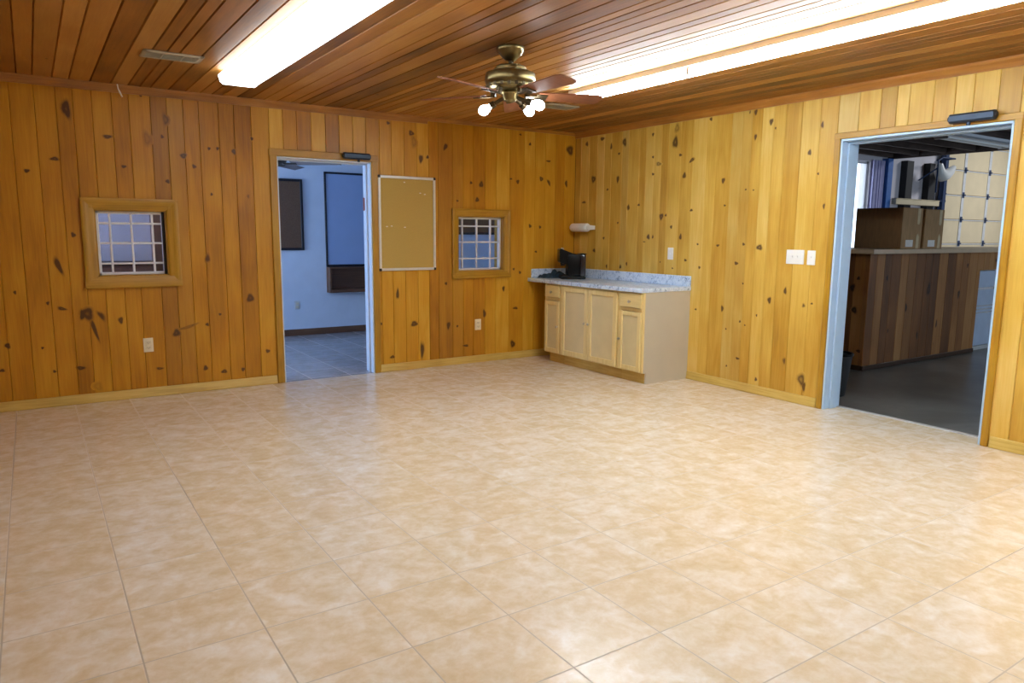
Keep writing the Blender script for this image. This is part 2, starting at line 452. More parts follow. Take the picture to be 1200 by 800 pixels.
RIGHT_EDGES = [0.0, 0.1, 0.24, 0.38, 0.495, 0.61, 0.775, 0.875, 1.04, 1.13, 1.245, 1.345, 1.435, 1.6, 1.75, 1.915, 2.03, 2.195, 2.31, 2.41, 2.51, 2.625, 2.74, 2.89, 3.055, 3.205, 3.37, 3.535, 3.65, 3.74, 3.905, 4.045, 4.16, 4.31, 4.44, 4.58, 4.68, 4.78, 4.88, 5.01, 5.125, 5.215, 5.38, 5.545, 5.685, 5.85, 5.965, 6.055, 6.17, 6.31, 6.46, 6.575, 6.74, 6.905, 7.045, 7.145, 7.275, 7.405, 7.545, 7.66, 7.79, 7.92, 8.02, 8.12, 8.235, 8.35, 8.515]
BACK_KNOTS = [(-5.044, 1.1, 0.0251, 0.0786, 1.0, 0.35), (-4.877, 0.718, 0.0585, 0.0609), (-4.835, 0.589, 0.0177, 0.1163, 0.9, 0.28), (-4.781, 0.696, 0.0238, 0.0615, 0.7, 0.5), (-4.648, 0.653, 0.0244, 0.0312), (-4.24, 0.521, 0.0364, 0.0362), (-4.15, 0.566, 0.1012, 0.0146, 0.6, 0.25), (-4.912, 0.71, 0.0232, 0.0472), (-5.193, 1.805, 0.0213, 0.0187), (-5.011, 1.903, 0.033, 0.019), (-4.91, 2.277, 0.0362, 0.0816), (-4.929, 1.335, 0.0199, 0.0229), (-4.647, 2.094, 0.0383, 0.0195), (-4.258, 2.124, 0.0158, 0.0168), (-4.107, 1.983, 0.0326, 0.024), (-4.237, 1.771, 0.0192, 0.0205), (-4.549, 1.872, 0.0211, 0.0165), (-4.029, 1.902, 0.0199, 0.0208), (-3.905, 2.055, 0.0135, 0.0174), (-3.837, 2.06, 0.0137, 0.0175), (-3.707, 2.044, 0.021, 0.0284), (-3.554, 2.162, 0.0143, 0.0215), (-3.961, 1.143, 0.0239, 0.047, 0.8), (-3.625, 0.79, 0.0403, 0.0416), (-3.493, 0.305, 0.0227, 0.0234), (-3.993, 0.578, 0.0172, 0.0185), (-3.885, 0.66, 0.014, 0.0149), (-3.874, 0.155, 0.0284, 0.0228), (-3.715, 0.158, 0.0183, 0.0231), (-4.026, 0.2, 0.0242, 0.0262), (-4.95, 0.289, 0.0349, 0.0205), (-5.045, 0.767, 0.0395, 0.0166, 1.0, -0.2), (-5.134, 0.814, 0.0138, 0.0164), (-5.412, 0.504, 0.0211, 0.0259), (-5.128, 0.279, 0.014, 0.0135), (-5.336, 0.904, 0.0132, 0.016), (-4.384, 0.231, 0.0324, 0.0145), (-3.903, 1.68, 0.0136, 0.0142), (-3.604, 1.673, 0.0144, 0.0219, 0.6), (-5.461, 0.319, 0.021, 0.0163), (-5.193, 0.47, 0.011, 0.0133), (-4.394, 2.435, 0.0183, 0.0164), (-4.225, 2.261, 0.0285, 0.0604, 0.7), (-4.368, 2.099, 0.0372, 0.0734, 0.5), (-4.843, 0.128, 0.0418, 0.0488, 0.4), (-2.041, 2.33, 0.0366, 0.029), (-2.013, 2.251, 0.0369, 0.0714, 0.5), (-1.666, 2.227, 0.0233, 0.0467, 1.0, -0.4), (-1.94, 2.093, 0.0262, 0.0525), (-1.865, 2.115, 0.0189, 0.0231), (-2.283, 2.405, 0.0211, 0.0189), (-1.245, 1.877, 0.0291, 0.0419), (-1.368, 1.888, 0.0204, 0.0173), (-1.294, 1.718, 0.029, 0.028), (-0.786, 1.925, 0.0266, 0.0252), (-0.875, 1.95, 0.0219, 0.0107), (-0.631, 2.329, 0.018, 0.0215), (-0.084, 2.302, 0.0632, 0.0596), (-0.475, 1.969, 0.0278, 0.033), (-0.371, 1.933, 0.0188, 0.0518, 1.0, 0.5), (-0.381, 2.165, 0.0421, 0.011), (-0.128, 1.933, 0.0243, 0.0452), (-0.618, 1.456, 0.0229, 0.0259), (-0.484, 1.446, 0.0187, 0.0224), (-0.535, 1.176, 0.0186, 0.0151), (-0.829, 0.989, 0.018, 0.0149), (-0.747, 0.95, 0.0182, 0.0225), (-0.96, 0.781, 0.0221, 0.0334), (-1.666, 0.858, 0.02, 0.0176), (-2.21, 0.773, 0.0184, 0.0679), (-2.031, 0.462, 0.0496, 0.0313), (-1.946, 0.185, 0.0272, 0.1206, 0.8), (-1.64, 0.42, 0.0243, 0.0503), (-1.534, 0.406, 0.0164, 0.0145), (-0.834, 0.163, 0.0365, 0.0499), (-0.802, 0.56, 0.0364, 0.0189), (-1.203, 0.521, 0.0215, 0.0517), (-1.431, 0.191, 0.0419, 0.0147), (-2.276, 0.143, 0.0296, 0.0208), (-2.39, 0.484, 0.0144, 0.0169), (-1.53, 1.7, 0.016, 0.0138), (-0.757, 2.419, 0.0176, 0.0141)]
RIGHT_KNOTS = [(1.375, 1.551, 0.0301, 0.0406), (1.434, 1.564, 0.0132, 0.0166), (1.762, 1.605, 0.0244, 0.0137), (0.893, 1.648, 0.0223, 0.0277), (1.204, 1.352, 0.0244, 0.0344), (1.267, 1.353, 0.0138, 0.0219), (1.64, 1.356, 0.0189, 0.0373), (1.513, 1.45, 0.0195, 0.0189), (1.86, 1.29, 0.015, 0.0114), (2.1, 1.283, 0.0226, 0.0133), (2.386, 1.299, 0.0184, 0.0149), (2.555, 1.275, 0.0351, 0.0313), (2.317, 1.13, 0.0241, 0.0195), (2.188, 0.715, 0.0168, 0.038), (2.687, 0.832, 0.0245, 0.0313), (2.837, 0.922, 0.0164, 0.0387), (2.393, 0.618, 0.0133, 0.0131), (2.566, 0.69, 0.0102, 0.0128), (2.242, 0.534, 0.0111, 0.0089), (1.873, 0.679, 0.0151, 0.0116), (2.389, 0.284, 0.0241, 0.0133), (2.27, 0.198, 0.0111, 0.0113), (3.043, 0.204, 0.0449, 0.0651, 0.8), (3.07, 0.151, 0.0224, 0.0447), (2.869, 0.336, 0.0212, 0.0332, 0.7), (3.018, 0.815, 0.0201, 0.0199, 0.7), (3.09, 0.837, 0.0131, 0.0099), (1.716, 1.136, 0.0218, 0.014), (1.894, 1.074, 0.0149, 0.0183), (0.801, 1.034, 0.0192, 0.0259), (0.895, 1.069, 0.0151, 0.0231), (0.58, 1.029, 0.0161, 0.0266), (0.362, 1.196, 0.0252, 0.027), (0.518, 1.333, 0.0203, 0.0159), (2.402, 0.956, 0.0105, 0.0108), (1.147, 1.302, 0.0212, 0.0074), (1.383, 1.107, 0.0101, 0.0097), (1.552, 1.052, 0.013, 0.0095), (2.448, 0.591, 0.0105, 0.0087), (2.598, 0.13, 0.0179, 0.0195), (1.523, 2.25, 0.0398, 0.0717), (1.538, 2.379, 0.0395, 0.0522, 0.6), (1.596, 2.125, 0.0262, 0.0143), (1.951, 2.411, 0.0209, 0.018), (2.438, 2.409, 0.021, 0.0275), (2.377, 2.417, 0.0107, 0.0192, 0.7), (2.448, 2.204, 0.0158, 0.0341), (2.599, 2.312, 0.0227, 0.0332), (2.645, 2.255, 0.01, 0.0124), (2.125, 1.859, 0.0231, 0.0315), (1.743, 2.067, 0.0379, 0.0211, 1.0, 0.6), (1.656, 1.931, 0.0259, 0.0357), (1.312, 2.063, 0.0489, 0.0222, 0.7), (0.808, 2.319, 0.0351, 0.0492), (0.727, 2.21, 0.0199, 0.0157), (0.453, 2.388, 0.0378, 0.0241), (0.602, 2.294, 0.0204, 0.0371), (1.219, 2.353, 0.0178, 0.0222), (1.23, 2.135, 0.0178, 0.0149), (1.239, 1.969, 0.0214, 0.015), (0.321, 1.97, 0.0391, 0.0497), (0.719, 1.948, 0.024, 0.0477), (0.166, 1.726, 0.0361, 0.017), (0.898, 1.651, 0.0233, 0.0341), (1.05, 1.674, 0.0187, 0.0155), (2.978, 2.031, 0.0183, 0.0299), (3.066, 1.861, 0.0112, 0.0119), (3.136, 1.608, 0.0133, 0.0257), (3.074, 2.233, 0.0133, 0.0351), (2.156, 1.639, 0.0144, 0.0113), (2.377, 1.769, 0.0136, 0.0087), (2.458, 1.761, 0.0106, 0.0086), (0.739, 1.495, 0.0161, 0.0134), (0.56, 1.849, 0.0208, 0.0135), (0.196, 2.358, 0.0266, 0.0331)]

# ------------------------------------------------------------------ main room shell
WT = .17           # back wall thickness
D1 = (-3.3515, -2.4652, -.01, 2.03)                     # doorway in the back wall
W1 = (-4.7803, -4.2658, 1.006, 1.534)                   # left window
W2 = (-1.5249, -.9575, .9756, 1.5503)                   # right window
D2 = (3.2435, 4.4211, -.01, 2.1066)                     # doorway in the right wall (distance toward the camera)
X0, Y0 = -6.7, -8.4
SX = 13.0          # far end of the workshop

mb = MB(); mb.box((X0 - .15, Y0 - .15, -.06), (.2, 0, 0))
struct(mb.build('floor', 'tile'), 'cream and tan square ceramic tile floor with grey grout', 'floor')
mb = MB(); mb.box((-7.1, 0, -.06), (1.7, 2.95, 0))
struct(mb.build('floor_side_room', 'tile_grey'), 'grey tile floor of the side room beyond the left doorway', 'floor')
mb = MB(); mb.box((.2, Y0, -.06), (SX, 0, -.002))
struct(mb.build('floor_workshop', 'concrete'), 'dull grey concrete floor of the workshop beyond the right doorway', 'floor')

# back wall: boards in front, painted behind
mb = MB()
holes = [D1, W1, W2]
for a, b, c, d in cells(X0 - .15, 1.7, 0, H + .1, holes): mb.box((a, .02, c), (b, WT, d), mi=1); mb.box((a, .007, c), (b, .02, d), mi=2)
board_face(mb, (0, 0, 0), (1, 0, 0), (0, 0, 1), (0, -1, 0), X0, 0, 0, H, holes, BACK_EDGES, 0, BACK_KNOTS, tones=BACK_TONES)
struct(mb.build('wall_back', ['pine_wall', 'white_wall', 'groove'], smooth=0), 'back wall of vertical knotty pine boards with a doorway and two small windows', 'wall')
# right wall
mb = MB()
for a, b, c, d in cells(-1e-4, -Y0, 0, H + .1, [D2]): mb.box((.007, -b, c), (.2, -a, d), mi=1)
board_face(mb, (0, 0, 0), (0, -1, 0), (0, 0, 1), (-1, 0, 0), 0, -Y0, 0, H, [D2], RIGHT_EDGES, 0, RIGHT_KNOTS, tones=[.36 + .50 * ((k * 7 % 11) / 10) for k in range(90)])
struct(mb.build('wall_right', ['pine_wall_lit', 'dark_wall'], smooth=0), 'right wall of knotty pine boards, coloured pale as if lit, with the wide workshop doorway', 'wall')
# walls behind the camera
mb = MB(); mb.box((X0 - .15, Y0 - .15, 0), (X0 - .007, .007, H + .1), mi=1)
board_face(mb, (X0, 0, 0), (0, -1, 0), (0, 0, 1), (1, 0, 0), 0, -Y0, 0, H, [], widths(0, -Y0, .11, .19))
struct(mb.build('wall_left', ['pine_wall_spots', 'groove'], smooth=0), 'left wall of knotty pine boards', 'wall')
mb = MB(); mb.box((X0, Y0 - .15, 0), (.2, Y0 - .007, H + .1), mi=1)
board_face(mb, (0, Y0, 0), (1, 0, 0), (0, 0, 1), (0, 1, 0), X0, 0, 0, H, [], widths(X0, 0, .11, .19))
struct(mb.build('wall_front', ['pine_wall_spots', 'groove'], smooth=0), 'front wall of knotty pine boards', 'wall')
# ceiling
mb = MB(); mb.box((X0 - .15, Y0 - .15, H + .016), (.2, .007, H + .09), mi=1)
board_face(mb, (0, 0, H), (1, 0, 0), (0, 1, 0), (0, 0, -1), X0, 0, Y0, 0, [], widths(X0, 0, .065, .14), ch=.006, dep=.014)
struct(mb.build('ceiling', ['pine_ceiling', 'groove'], smooth=0), 'glossy orange-brown plank ceiling running toward the back wall', 'ceiling')

def moulding(name, P, U, L, N, prof, mat, label, mats=None):
    """prof of (out, up) swept along U for L."""
    mb = MB(); mb.prism(prof, P, N, (0, 0, 1), U, L)
    return struct(mb.build(name, mat, smooth=40), label, 'trim')
BASE = [(0, .002), (.020, .002), (.020, .018), (.014, .030), (.013, .064), (.009, .074), (0, .076)]
CROWN = [(0, -.058), (.010, -.058), (.014, -.040), (.030, -.020), (.040, -.010), (.042, 0), (0, 0)]
CROWN_S = [(0, -.030), (.012, -.030), (.022, -.014), (.024, 0), (0, 0)]
moulding('baseboard_back', (X0, 0, 0), (1, 0, 0), -3.421 - X0, (0, -1, 0), BASE, 'base_x', 'light pine baseboard of the back wall left of the doorway')
moulding('baseboard_back_corner', (-2.41, 0, 0), (1, 0, 0), 2.41, (0, -1, 0), BASE, 'base_x', 'light pine baseboard of the back wall between doorway and cabinets')
moulding('baseboard_right', (0, -3.195, 0), (0, 1, 0), 1.39, (-1, 0, 0), BASE, 'base_y', 'light pine baseboard of the right wall between cabinets and doorway')
moulding('baseboard_right_front', (0, Y0, 0), (0, 1, 0), -4.475 - Y0, (-1, 0, 0), BASE, 'base_y', 'light pine baseboard right of the workshop doorway')
moulding('trim_1', (X0, 0, H), (1, 0, 0), -1.87 - X0, (0, -1, 0), CROWN, 'crown_x', 'wide crown moulding along the left part of the back wall')
moulding('trim_2', (-1.87, 0, H), (1, 0, 0), 1.87, (0, -1, 0), CROWN_S, 'crown_x', 'narrow crown moulding at the corner end of the back wall')
moulding('trim_3', (0, Y0, H), (0, 1, 0), -Y0, (-1, 0, 0), CROWN, 'crown_y', 'orange pine crown moulding along the right wall')

# ------------------------------------------------------------------ side room behind the back wall
mb = MB(); mb.box((-7.1, 2.95, 0), (1.7, 3.1, H + .1))
struct(mb.build('wall_side_room_back', 'white_wall'), 'bluish white painted far wall of the side room', 'wall')
mb = MB()
for a, b, c, d in cells(WT, 2.95, 0, H + .1, [(.95, 2.35, .5, 1.95)]): mb.box((-7.1, a, c), (-6.95, b, d))  # opening out of view, assumed to go with the added daylight
struct(mb.build('wall_side_room_left', 'white_wall'), 'white left wall of the side room with an assumed window opening', 'wall')
mb = MB(); mb.box((1.55, WT, 0), (1.7, 2.95, H + .1))
struct(mb.build('wall_side_room_right', 'white_wall'), 'white right wall of the side room', 'wall')
mb = MB(); mb.box((-7.1, .007, H), (1.7, 2.95, H + .1))
struct(mb.build('ceiling_side_room', 'white_wall'), 'plain white ceiling of the side room', 'ceiling')
moulding('baseboard_side_room', (-2.95, 2.95, 0), (1, 0, 0), 4.5, (0, -1, 0), [(0, 0), (.014, 0), (.014, .075), (.008, .085), (0, .085)], 'brown_x', 'dark brown baseboard of the side room')

# ------------------------------------------------------------------ doorways
def doorway_back():
    a, b, _, z = D1
    t = thing('door_1', ((a + b) / 2, 0, 0), 'doorway in the back wall with brown pine casing and white jamb', 'doorway', kind='structure')
    w = .062
    for s, x in ((-1, a), (1, b)):
        mb = MB(); mb.box((min(x, x + s * w), -.018, 0), (max(x, x + s * w), .004, z + w), .004)
        mb.build('casing', 'trim_z', t)
        mb = MB()
        x0, x1 = sorted((x, x - s * .012)); mb.box((x0, -.004, 0), (x1, WT + .01, z), .002)
        x0, x1 = sorted((x - s * .012, x - s * .026)); mb.box((x0, .07, 0), (x1, .105, z - .012), .002)
        mb.build('jamb', 'white_paint', t)
    mb = MB(); mb.box((a - w - .004, -.020, z), (b + w + .004, .004, z + w), .004); mb.build('head_casing', 'trim_x', t)
    mb = MB(); mb.box((a, -.004, z - .012), (b, WT + .01, z), .002); mb.box((a, .07, z - .026), (b, .105, z - .012), .002); mb.build('head_jamb', 'white_paint', t)
    mb = MB(); mb.box((b - .0155, .112, 1.585), (b - .011, .155, 1.70), .001); mb.cyl((b - .016, .158, 1.58), (b - .016, .158, 1.705), .007, 10)
    tag(mb.build('hinge', 'hinge_red', t), 'dull red hinge')
doorway_back()
def doorway_right():
    a, b, _, z = D2
    t = thing('door_2', (0, -(a + b) / 2, 0), 'wide doorway in the right wall with pine casing and pale metal jamb', 'doorway', kind='structure')
    w = .045
    for s, y in ((1, -a), (-1, -b)):
        mb = MB(); y0, y1 = sorted((y, y + s * w)); mb.box((-.018, y0, 0), (.004, y1, z + w), .004); mb.build('casing', 'trim_z', t)
        mb = MB()
        y0, y1 = sorted((y, y - s * .018)); mb.box((-.006, y0, 0), (.212, y1, z), .003)
        y0, y1 = sorted((y - s * .018, y - s * .034)); mb.box((.06, y0, 0), (.15, y1, z - .018), .003)
        y0, y1 = sorted((y, y + s * .045)); mb.box((.2, y0, 0), (.212, y1, z + .03), .002)
        mb.build('jamb', 'cool_lit_white_paint', t)
    mb = MB(); mb.box((-.020, -b - w - .004, z), (.004, -a + w + .004, z + w), .004); mb.build('head_casing', 'trim_y', t)
    mb = MB(); mb.box((-.006, -b, z - .018), (.212, -a, z), .003); mb.box((.06, -b, z - .034), (.15, -a, z - .018), .003); mb.build('head_jamb', 'cool_lit_white_paint', t)
    mb = MB(); mb.prism([(0, 0), (.006, .008), (.034, .008), (.04, 0)], (.175, 0, 0), (1, 0, 0), (0, 0, 1), (0, -1, 0), 0)if 0 else mb.box((.17, -b + .02, 0), (.215, -a - .02, .006), .002)
    mb.build('threshold', 'aluminium', t)
doorway_right()

def door_closer(loc, U, N, L, label):
    """Closer body along U, standing out along N from the head casing."""
    t = thing('door_closer', loc, label, 'door closer')
    P, U, N = Vector(loc), Vector(U), Vector(N)
    h, d = .058, .055
    mb = MB(); mb.prism([(-.5 * h + .01, 0), (.5 * h - .01, 0), (.5 * h, .012), (.5 * h, d - .012), (.5 * h - .012, d), (-.5 * h + .012, d), (-.5 * h, d - .012), (-.5 * h, .012)], P - U * L / 2, (0, 0, 1), N, U, L)
    mb.build('body', 'closer_metal', t)
    for s in (-1, 1):
        mb = MB(); c = P + U * s * L / 2 + N * d * .5; mb.cyl(c, c + U * s * .012, .021, 16, r2=.017); mb.build('end_cap', 'soft_black', t)
    mb = MB(); c = P + N * d * .5 + U * .02; mb.cyl(c - Vector((0, 0, .05)), c - Vector((0, 0, .02)), .012, 12); mb.build('pinion', 'closer_metal', t)
door_closer((-2.625, -.020, 2.070), (1, 0, 0), (0, -1, 0), .25, 'dark blue-grey door closer on the casing above the left doorway')
door_closer((-.020, -4.185, 2.150), (0, 1, 0), (-1, 0, 0), .27, 'dark blue-grey door closer on the casing above the workshop doorway')

def window(n, rect, fv, fh, label):
    a, b, c, d = rect
    t = thing(f'window_{n}', ((a + b) / 2, 0, c), label, 'window', kind='structure')
    w = .09 if n == 1 else .072
    OUT = [(0, 0), (0, .010), (.012, .016), (.03, .014), (.05, .020), (w - .012, .026), (w, .022), (w, 0)]
    for s, x in ((-1, a), (1, b)):
        mb = MB(); mb.prism(OUT, (x, 0, c - w), (s, 0, 0), (0, -1, 0), (0, 0, 1), d - c + 2 * w); mb.build('casing', 'trim_z', t)
    mb = MB(); mb.prism(OUT, (a - w, 0, d), (0, 0, 1), (0, -1, 0), (1, 0, 0), b - a + 2 * w); mb.build('head_casing', 'trim_x', t)
    mb = MB(); mb.prism([(0, 0), (0, .014), (-.02, .018), (-w + .015, .034), (-w, .030), (-w, 0)], (a - w - .004, 0, c), (0, 0, 1), (0, -1, 0), (1, 0, 0), b - a + 2 * w + .008); mb.build('sill', 'trim_x', t)
    mb = MB()
    for x0, x1, z0, z1 in ((a, a + .010, c, d), (b - .010, b, c, d), (a, b, c, c + .010), (a, b, d - .010, d)): mb.box((x0, 0, z0), (x1, WT + .008, z1))
    mb.build('reveal', 'trim_z', t)
    y = .050; f = .022
    A, B, Cz, Dz = a + .010, b - .010, c + .010, d - .010
    mb = MB()
    for x0, x1, z0, z1 in ((A, A + f, Cz, Dz), (B - f, B, Cz, Dz), (A, B, Cz, Cz + f), (A, B, Dz - f, Dz)): mb.box((x0, y, z0), (x1, y + .04, z1), .004)
    mb.build('sash_frame', 'white_enamel', t)
    mb = MB()
    for q in fv: x = A + q * (B - A); mb.box((x - .008, y + .006, Cz + f), (x + .008, y + .032, Dz - f), .003)
    for q in fh: z = Cz + q * (Dz - Cz); mb.box((A + f, y + .008, z - .008), (B - f, y + .030, z + .008), .003)
    mb.build('muntin_grid', 'white_enamel', t)
    if n == 1:
        mb = MB(); mb.box((B - .020, y - .012, Cz), (B - .001, y - .001, Dz), .003); tag(mb.build('side_strip', 'soft_black', t), 'black side strip')  # black strip down the right side of the sash
    mb = MB(); mb.box((A + f - .004, y + .017, Cz + f - .004), (B - f + .004, y + .021, Dz - f + .004)); mb.build('glass_pane', 'shade_tinted_glass' if n == 1 else 'glass', t)
window(1, W1, (.20, .51, .82), (.18, .50, .81), 'small interior window with white grid left of the doorway')
window(2, W2, (.14, .46, .77), (.22, .53, .83), 'small interior window with white grid right of the cork board')

# ------------------------------------------------------------------ ceiling lights
def wrap_light(y1, L, label):
    cx = -3.885; w, h = .27, .088
    t = thing('wraparound_ceiling_light', (cx, y1 - L / 2, H), label, 'ceiling light', 'wide wraparound fluorescent lights')
    mb = MB(); mb.box((cx - .10, y1 - L, H - .030), (cx + .10, y1, H), .004); mb.build('housing', 'white_enamel', t)
    prof = [(-.5 * w + .008, -.020), (-.5 * w, -.034), (-.5 * w + .012, -h + .014), (-.5 * w + .03, -h), (.5 * w - .03, -h), (.5 * w - .012, -h + .014), (.5 * w, -.034), (.5 * w - .008, -.020)]
    mb = MB(); mb.prism(prof, (cx, y1 - L + .012, H), (1, 0, 0), (0, 0, 1), (0, 1, 0), L - .024); mb.build('lens', 'lens', t)
    for y in (y1, y1 - L + .012):
        mb = MB(); mb.prism([(u * 1.02, v * 1.02) for u, v in prof], (cx, y - .012, H), (1, 0, 0), (0, 0, 1), (0, 1, 0), .012); mb.build('end_cap', 'lens', t)
wrap_light(-1.02, 2.45, 'wide white wraparound ceiling light, the glowing one left of the ceiling fan')
wrap_light(-3.50, 2.45, 'wide white wraparound ceiling light, added out of view to brighten the near floor')  # unseen second fixture, added to light the foreground floor
def strip_light(y1, L, label):
    cx = -1.545; w = .095
    t = thing('strip_ceiling_light', (cx, y1 - L / 2, H), label, 'ceiling light', 'slim fluorescent strip lights')
    mb = MB(); mb.prism([(-.5 * w, 0), (-.5 * w, -.036), (-.03, -.050), (.03, -.050), (.5 * w, -.036), (.5 * w, 0)], (cx, y1 - L, H), (1, 0, 0), (0, 0, 1), (0, 1, 0), L); mb.build('housing', 'white_enamel', t)
    n = 2 if L > 1.5 else 1
    for x in (-.024, .024):
        mb = MB(); mb.cyl((cx + x, y1 - .014, H - .072), (cx + x, y1 - L + .014, H - .072), .0185, 16); mb.build('tube', 'tube', t)
    for y in (y1 - .0005, y1 - L + .0145):
        mb = MB(); mb.box((cx - .043, y - .014, H - .088), (cx + .043, y, H - .045), .004); mb.build('lamp_holder', 'white_enamel', t)
strip_light(-1.90, 1.24, 'shorter glowing strip light, nearest the back wall right of the ceiling fan')
strip_light(-3.141, 2.44, 'long glowing strip light leaving the frame above the workshop doorway')
strip_light(-5.60, 2.44, 'long glowing strip light, an unseen one added to lift the near floor')  # extra fixture beyond the view, added for light on the near floor

# ------------------------------------------------------------------ ceiling fan
def fan_blade_outline(r0, r1, w0, w1):
    return [(r0, -w0), (r1 - .05, -w1), (r1 - .012, -w1 * .86), (r1, -w1 * .6), (r1, w1 * .6), (r1 - .012, w1 * .86), (r1 - .05, w1), (r0, w0)]
def ceiling_fan():
    F = Vector((-2.70, -2.75, 0)); t = thing('ceiling_fan', (F.x, F.y, H), 'antique brass ceiling fan with five brown blades and lit lamps', 'ceiling fan')
    f = lambda z: (F.x, F.y, z)
    mb = MB(); mb.lathe([(0, 0), (.082, 0), (.084, -.008), (.080, -.022), (.070, -.040), (.054, -.058), (.036, -.074), (.026, -.082), (0, -.082)], f(H)); mb.build('canopy', 'brass', t)
    mb = MB(); mb.cyl(f(H - .135), f(H - .078), .014, 16); mb.build('downrod', 'dark_brass', t)
    mb = MB(); mb.lathe([(0, 2.385), (.030, 2.383), (.085, 2.378), (.098, 2.368), (.098, 2.352), (.128, 2.345), (.150, 2.335), (.154, 2.318), (.154, 2.290), (.150, 2.276), (.146, 2.270), (.146, 2.258), (.130, 2.244), (.096, 2.234), (0, 2.232)], f(0), n=40); mh = mb.build('motor_housing', 'brass', t)
    mb = MB()
    for k in range(20):
        a = 2 * PI * k / 20; m = Matrix.Translation(f(2.262)) @ Matrix.Rotation(a, 4, 'Z'); mb.box((.120, -.010, -.012), (.1475, .010, .010), .002, mat=m)
    tag(mb.build('vent_slots', 'dark_brass', mh), 'dark lower vents')
    for k in range(5):
        a = R(-90 + 72 * k); m = Matrix.Translation(f(2.212)) @ Matrix.Rotation(a, 4, 'Z') @ Matrix.Rotation(R(-13), 4, 'X')
        o = [m @ Vector((u, v, 0)) for u, v in fan_blade_outline(.175, .59, .050, .066)]
        mb = MB(); up = (m.to_3x3() @ Vector((0, 0, 1))) * .007
        A = [mb.bm.verts.new(p) for p in o]; B = [mb.bm.verts.new(p + up) for p in o]
        mb.bm.faces.new(A[::-1]); mb.bm.faces.new(B)
        for i in range(len(A)): mb.bm.faces.new([A[i], A[(i + 1) % len(A)], B[(i + 1) % len(A)], B[i]])
        bl = mb.build('blade', 'blade_wood', t, smooth=20)
        mb = MB(); mb.box((.095, -.016, -.010), (.20, .016, -.002), .003, mat=m); mb.box((.095, -.015, -.006), (.125, .015, .034), .003, mat=m); mb.box((.165, -.036, -.008), (.235, .036, -.001), .003, mat=m)
        mb.build('blade_iron', 'dark_brass', bl)
    mb = MB(); mb.lathe([(0, 2.236), (.052, 2.234), (.058, 2.222), (.046, 2.206), (.044, 2.186), (.034, 2.174), (.012, 2.166), (0, 2.160)], f(0)); lk = mb.build('light_kit', 'brass', t)
    for a, tilt in ((130, 62), (12, 66), (-36, 72)):
        d = Vector((math.cos(R(a)), math.sin(R(a)), 0)); ax = (d * math.sin(R(tilt)) - Vector((0, 0, math.cos(R(tilt))))).normalized()
        c = Vector(f(2.196)) + d * .040
        mb = MB(); mb.cyl(c, c + ax * .075, .012, 12); mb.cyl(c + ax * .065, c + ax * .095, .019, 14, r2=.022); lh = mb.build('lamp_holder', 'dark_brass', t)
        mb = MB(); mb.lathe([(0, 0), (.013, .002), (.016, .012), (.026, .032), (.031, .050), (.030, .064), (.022, .078), (.010, .086), (0, .087)], c + ax * .092, ax.to_track_quat('Z', 'Y').to_matrix(), 20); mb.build('bulb', 'bulb', t)
ceiling_fan()

def vent(loc, label):
    x, y = loc
    t = thing('ceiling_vent', (x, y, H), label, 'vent', 'ceiling vents')
    w, d = .36, .20
    mb = MB()
    for a, b, c, e in ((-w / 2, w / 2, -d / 2, -d / 2 + .028), (-w / 2, w / 2, d / 2 - .028, d / 2), (-w / 2, -w / 2 + .03, -d / 2, d / 2), (w / 2 - .03, w / 2, -d / 2, d / 2)):
        mb.box((x + a, y + c, H - .012), (x + b, y + e, H), .004)
    mb.build('frame', 'vent_metal', t)
    mb = MB(); mb.box((x - w / 2 + .02, y - d / 2 + .02, H - .003), (x + w / 2 - .02, y + d / 2 - .02, H - .0005)); mb.build('duct_opening', 'vent_dark', t)
    mb = MB()
    for k in range(7):
        yy = y - d / 2 + .036 + k * (d - .072) / 6; mb.box((-w / 2 + .02, -.008, -.001), (w / 2 - .02, .008, .001), mat=Matrix.Translation((x, yy, H - .008)) @ Matrix.Rotation(R(35), 4, 'X'))
    for q in (-.06, .06): mb.box((x + q - .003, y - d / 2 + .02, H - .013), (x + q + .003, y + d / 2 - .02, H - .006))
    mb.build('louvres', 'vent_metal', t)
vent((-4.36, -1.30), 'beige louvred ceiling vent, the one left of the wide ceiling light')
vent((-1.25, -1.30), 'pale louvred ceiling vent near the room corner, behind the fan')

# short loose cable end at the ceiling edge
mb = MB(); mb.tube([(-4.56, -.052, 2.488), (-4.556, -.056, 2.455), (-4.545, -.062, 2.425), (-4.532, -.060, 2.395)], [.004, .005, .007, .005], 8)
tag(mb.build('cable_end', 'white_plastic', None), 'short white cable end hanging from the ceiling edge above the left window', 'cable')

# ------------------------------------------------------------------ wall fittings
def outlet(loc, label, mat='ivory_plastic'):
    x, z = loc
    t = thing('wall_outlet', (x, 0, z), label, 'outlet', 'duplex outlets on the back wall')
    mb = MB(); mb.box((x - .037, -.006, z - .058), (x + .037, .001, z + .058), .004, seg=2); mb.build('cover_plate', mat, t)
    for s in (-1, 1):
        mb = MB(); mb.box((x - .017, -.009, z + s * .021 - .015), (x + .017, -.005, z + s * .021 + .015), .005); so = mb.build('socket', mat, t)
        mb = MB(); mb.box((x - .008, -.0095, z + s * .021 - .004), (x - .005, -.0088, z + s * .021 + .006)); mb.box((x + .005, -.0095, z + s * .021 - .004), (x + .008, -.0088, z + s * .021 + .006)); mb.box((x - .002, -.0095, z + s * .021 - .011), (x + .002, -.0088, z + s * .021 - .007))
        mb.build('slots', 'slot', so)
outlet((-4.459, .436), 'ivory duplex outlet low on the back wall under the left window')
outlet((-1.284, .408), 'ivory duplex outlet low on the back wall under the right window')
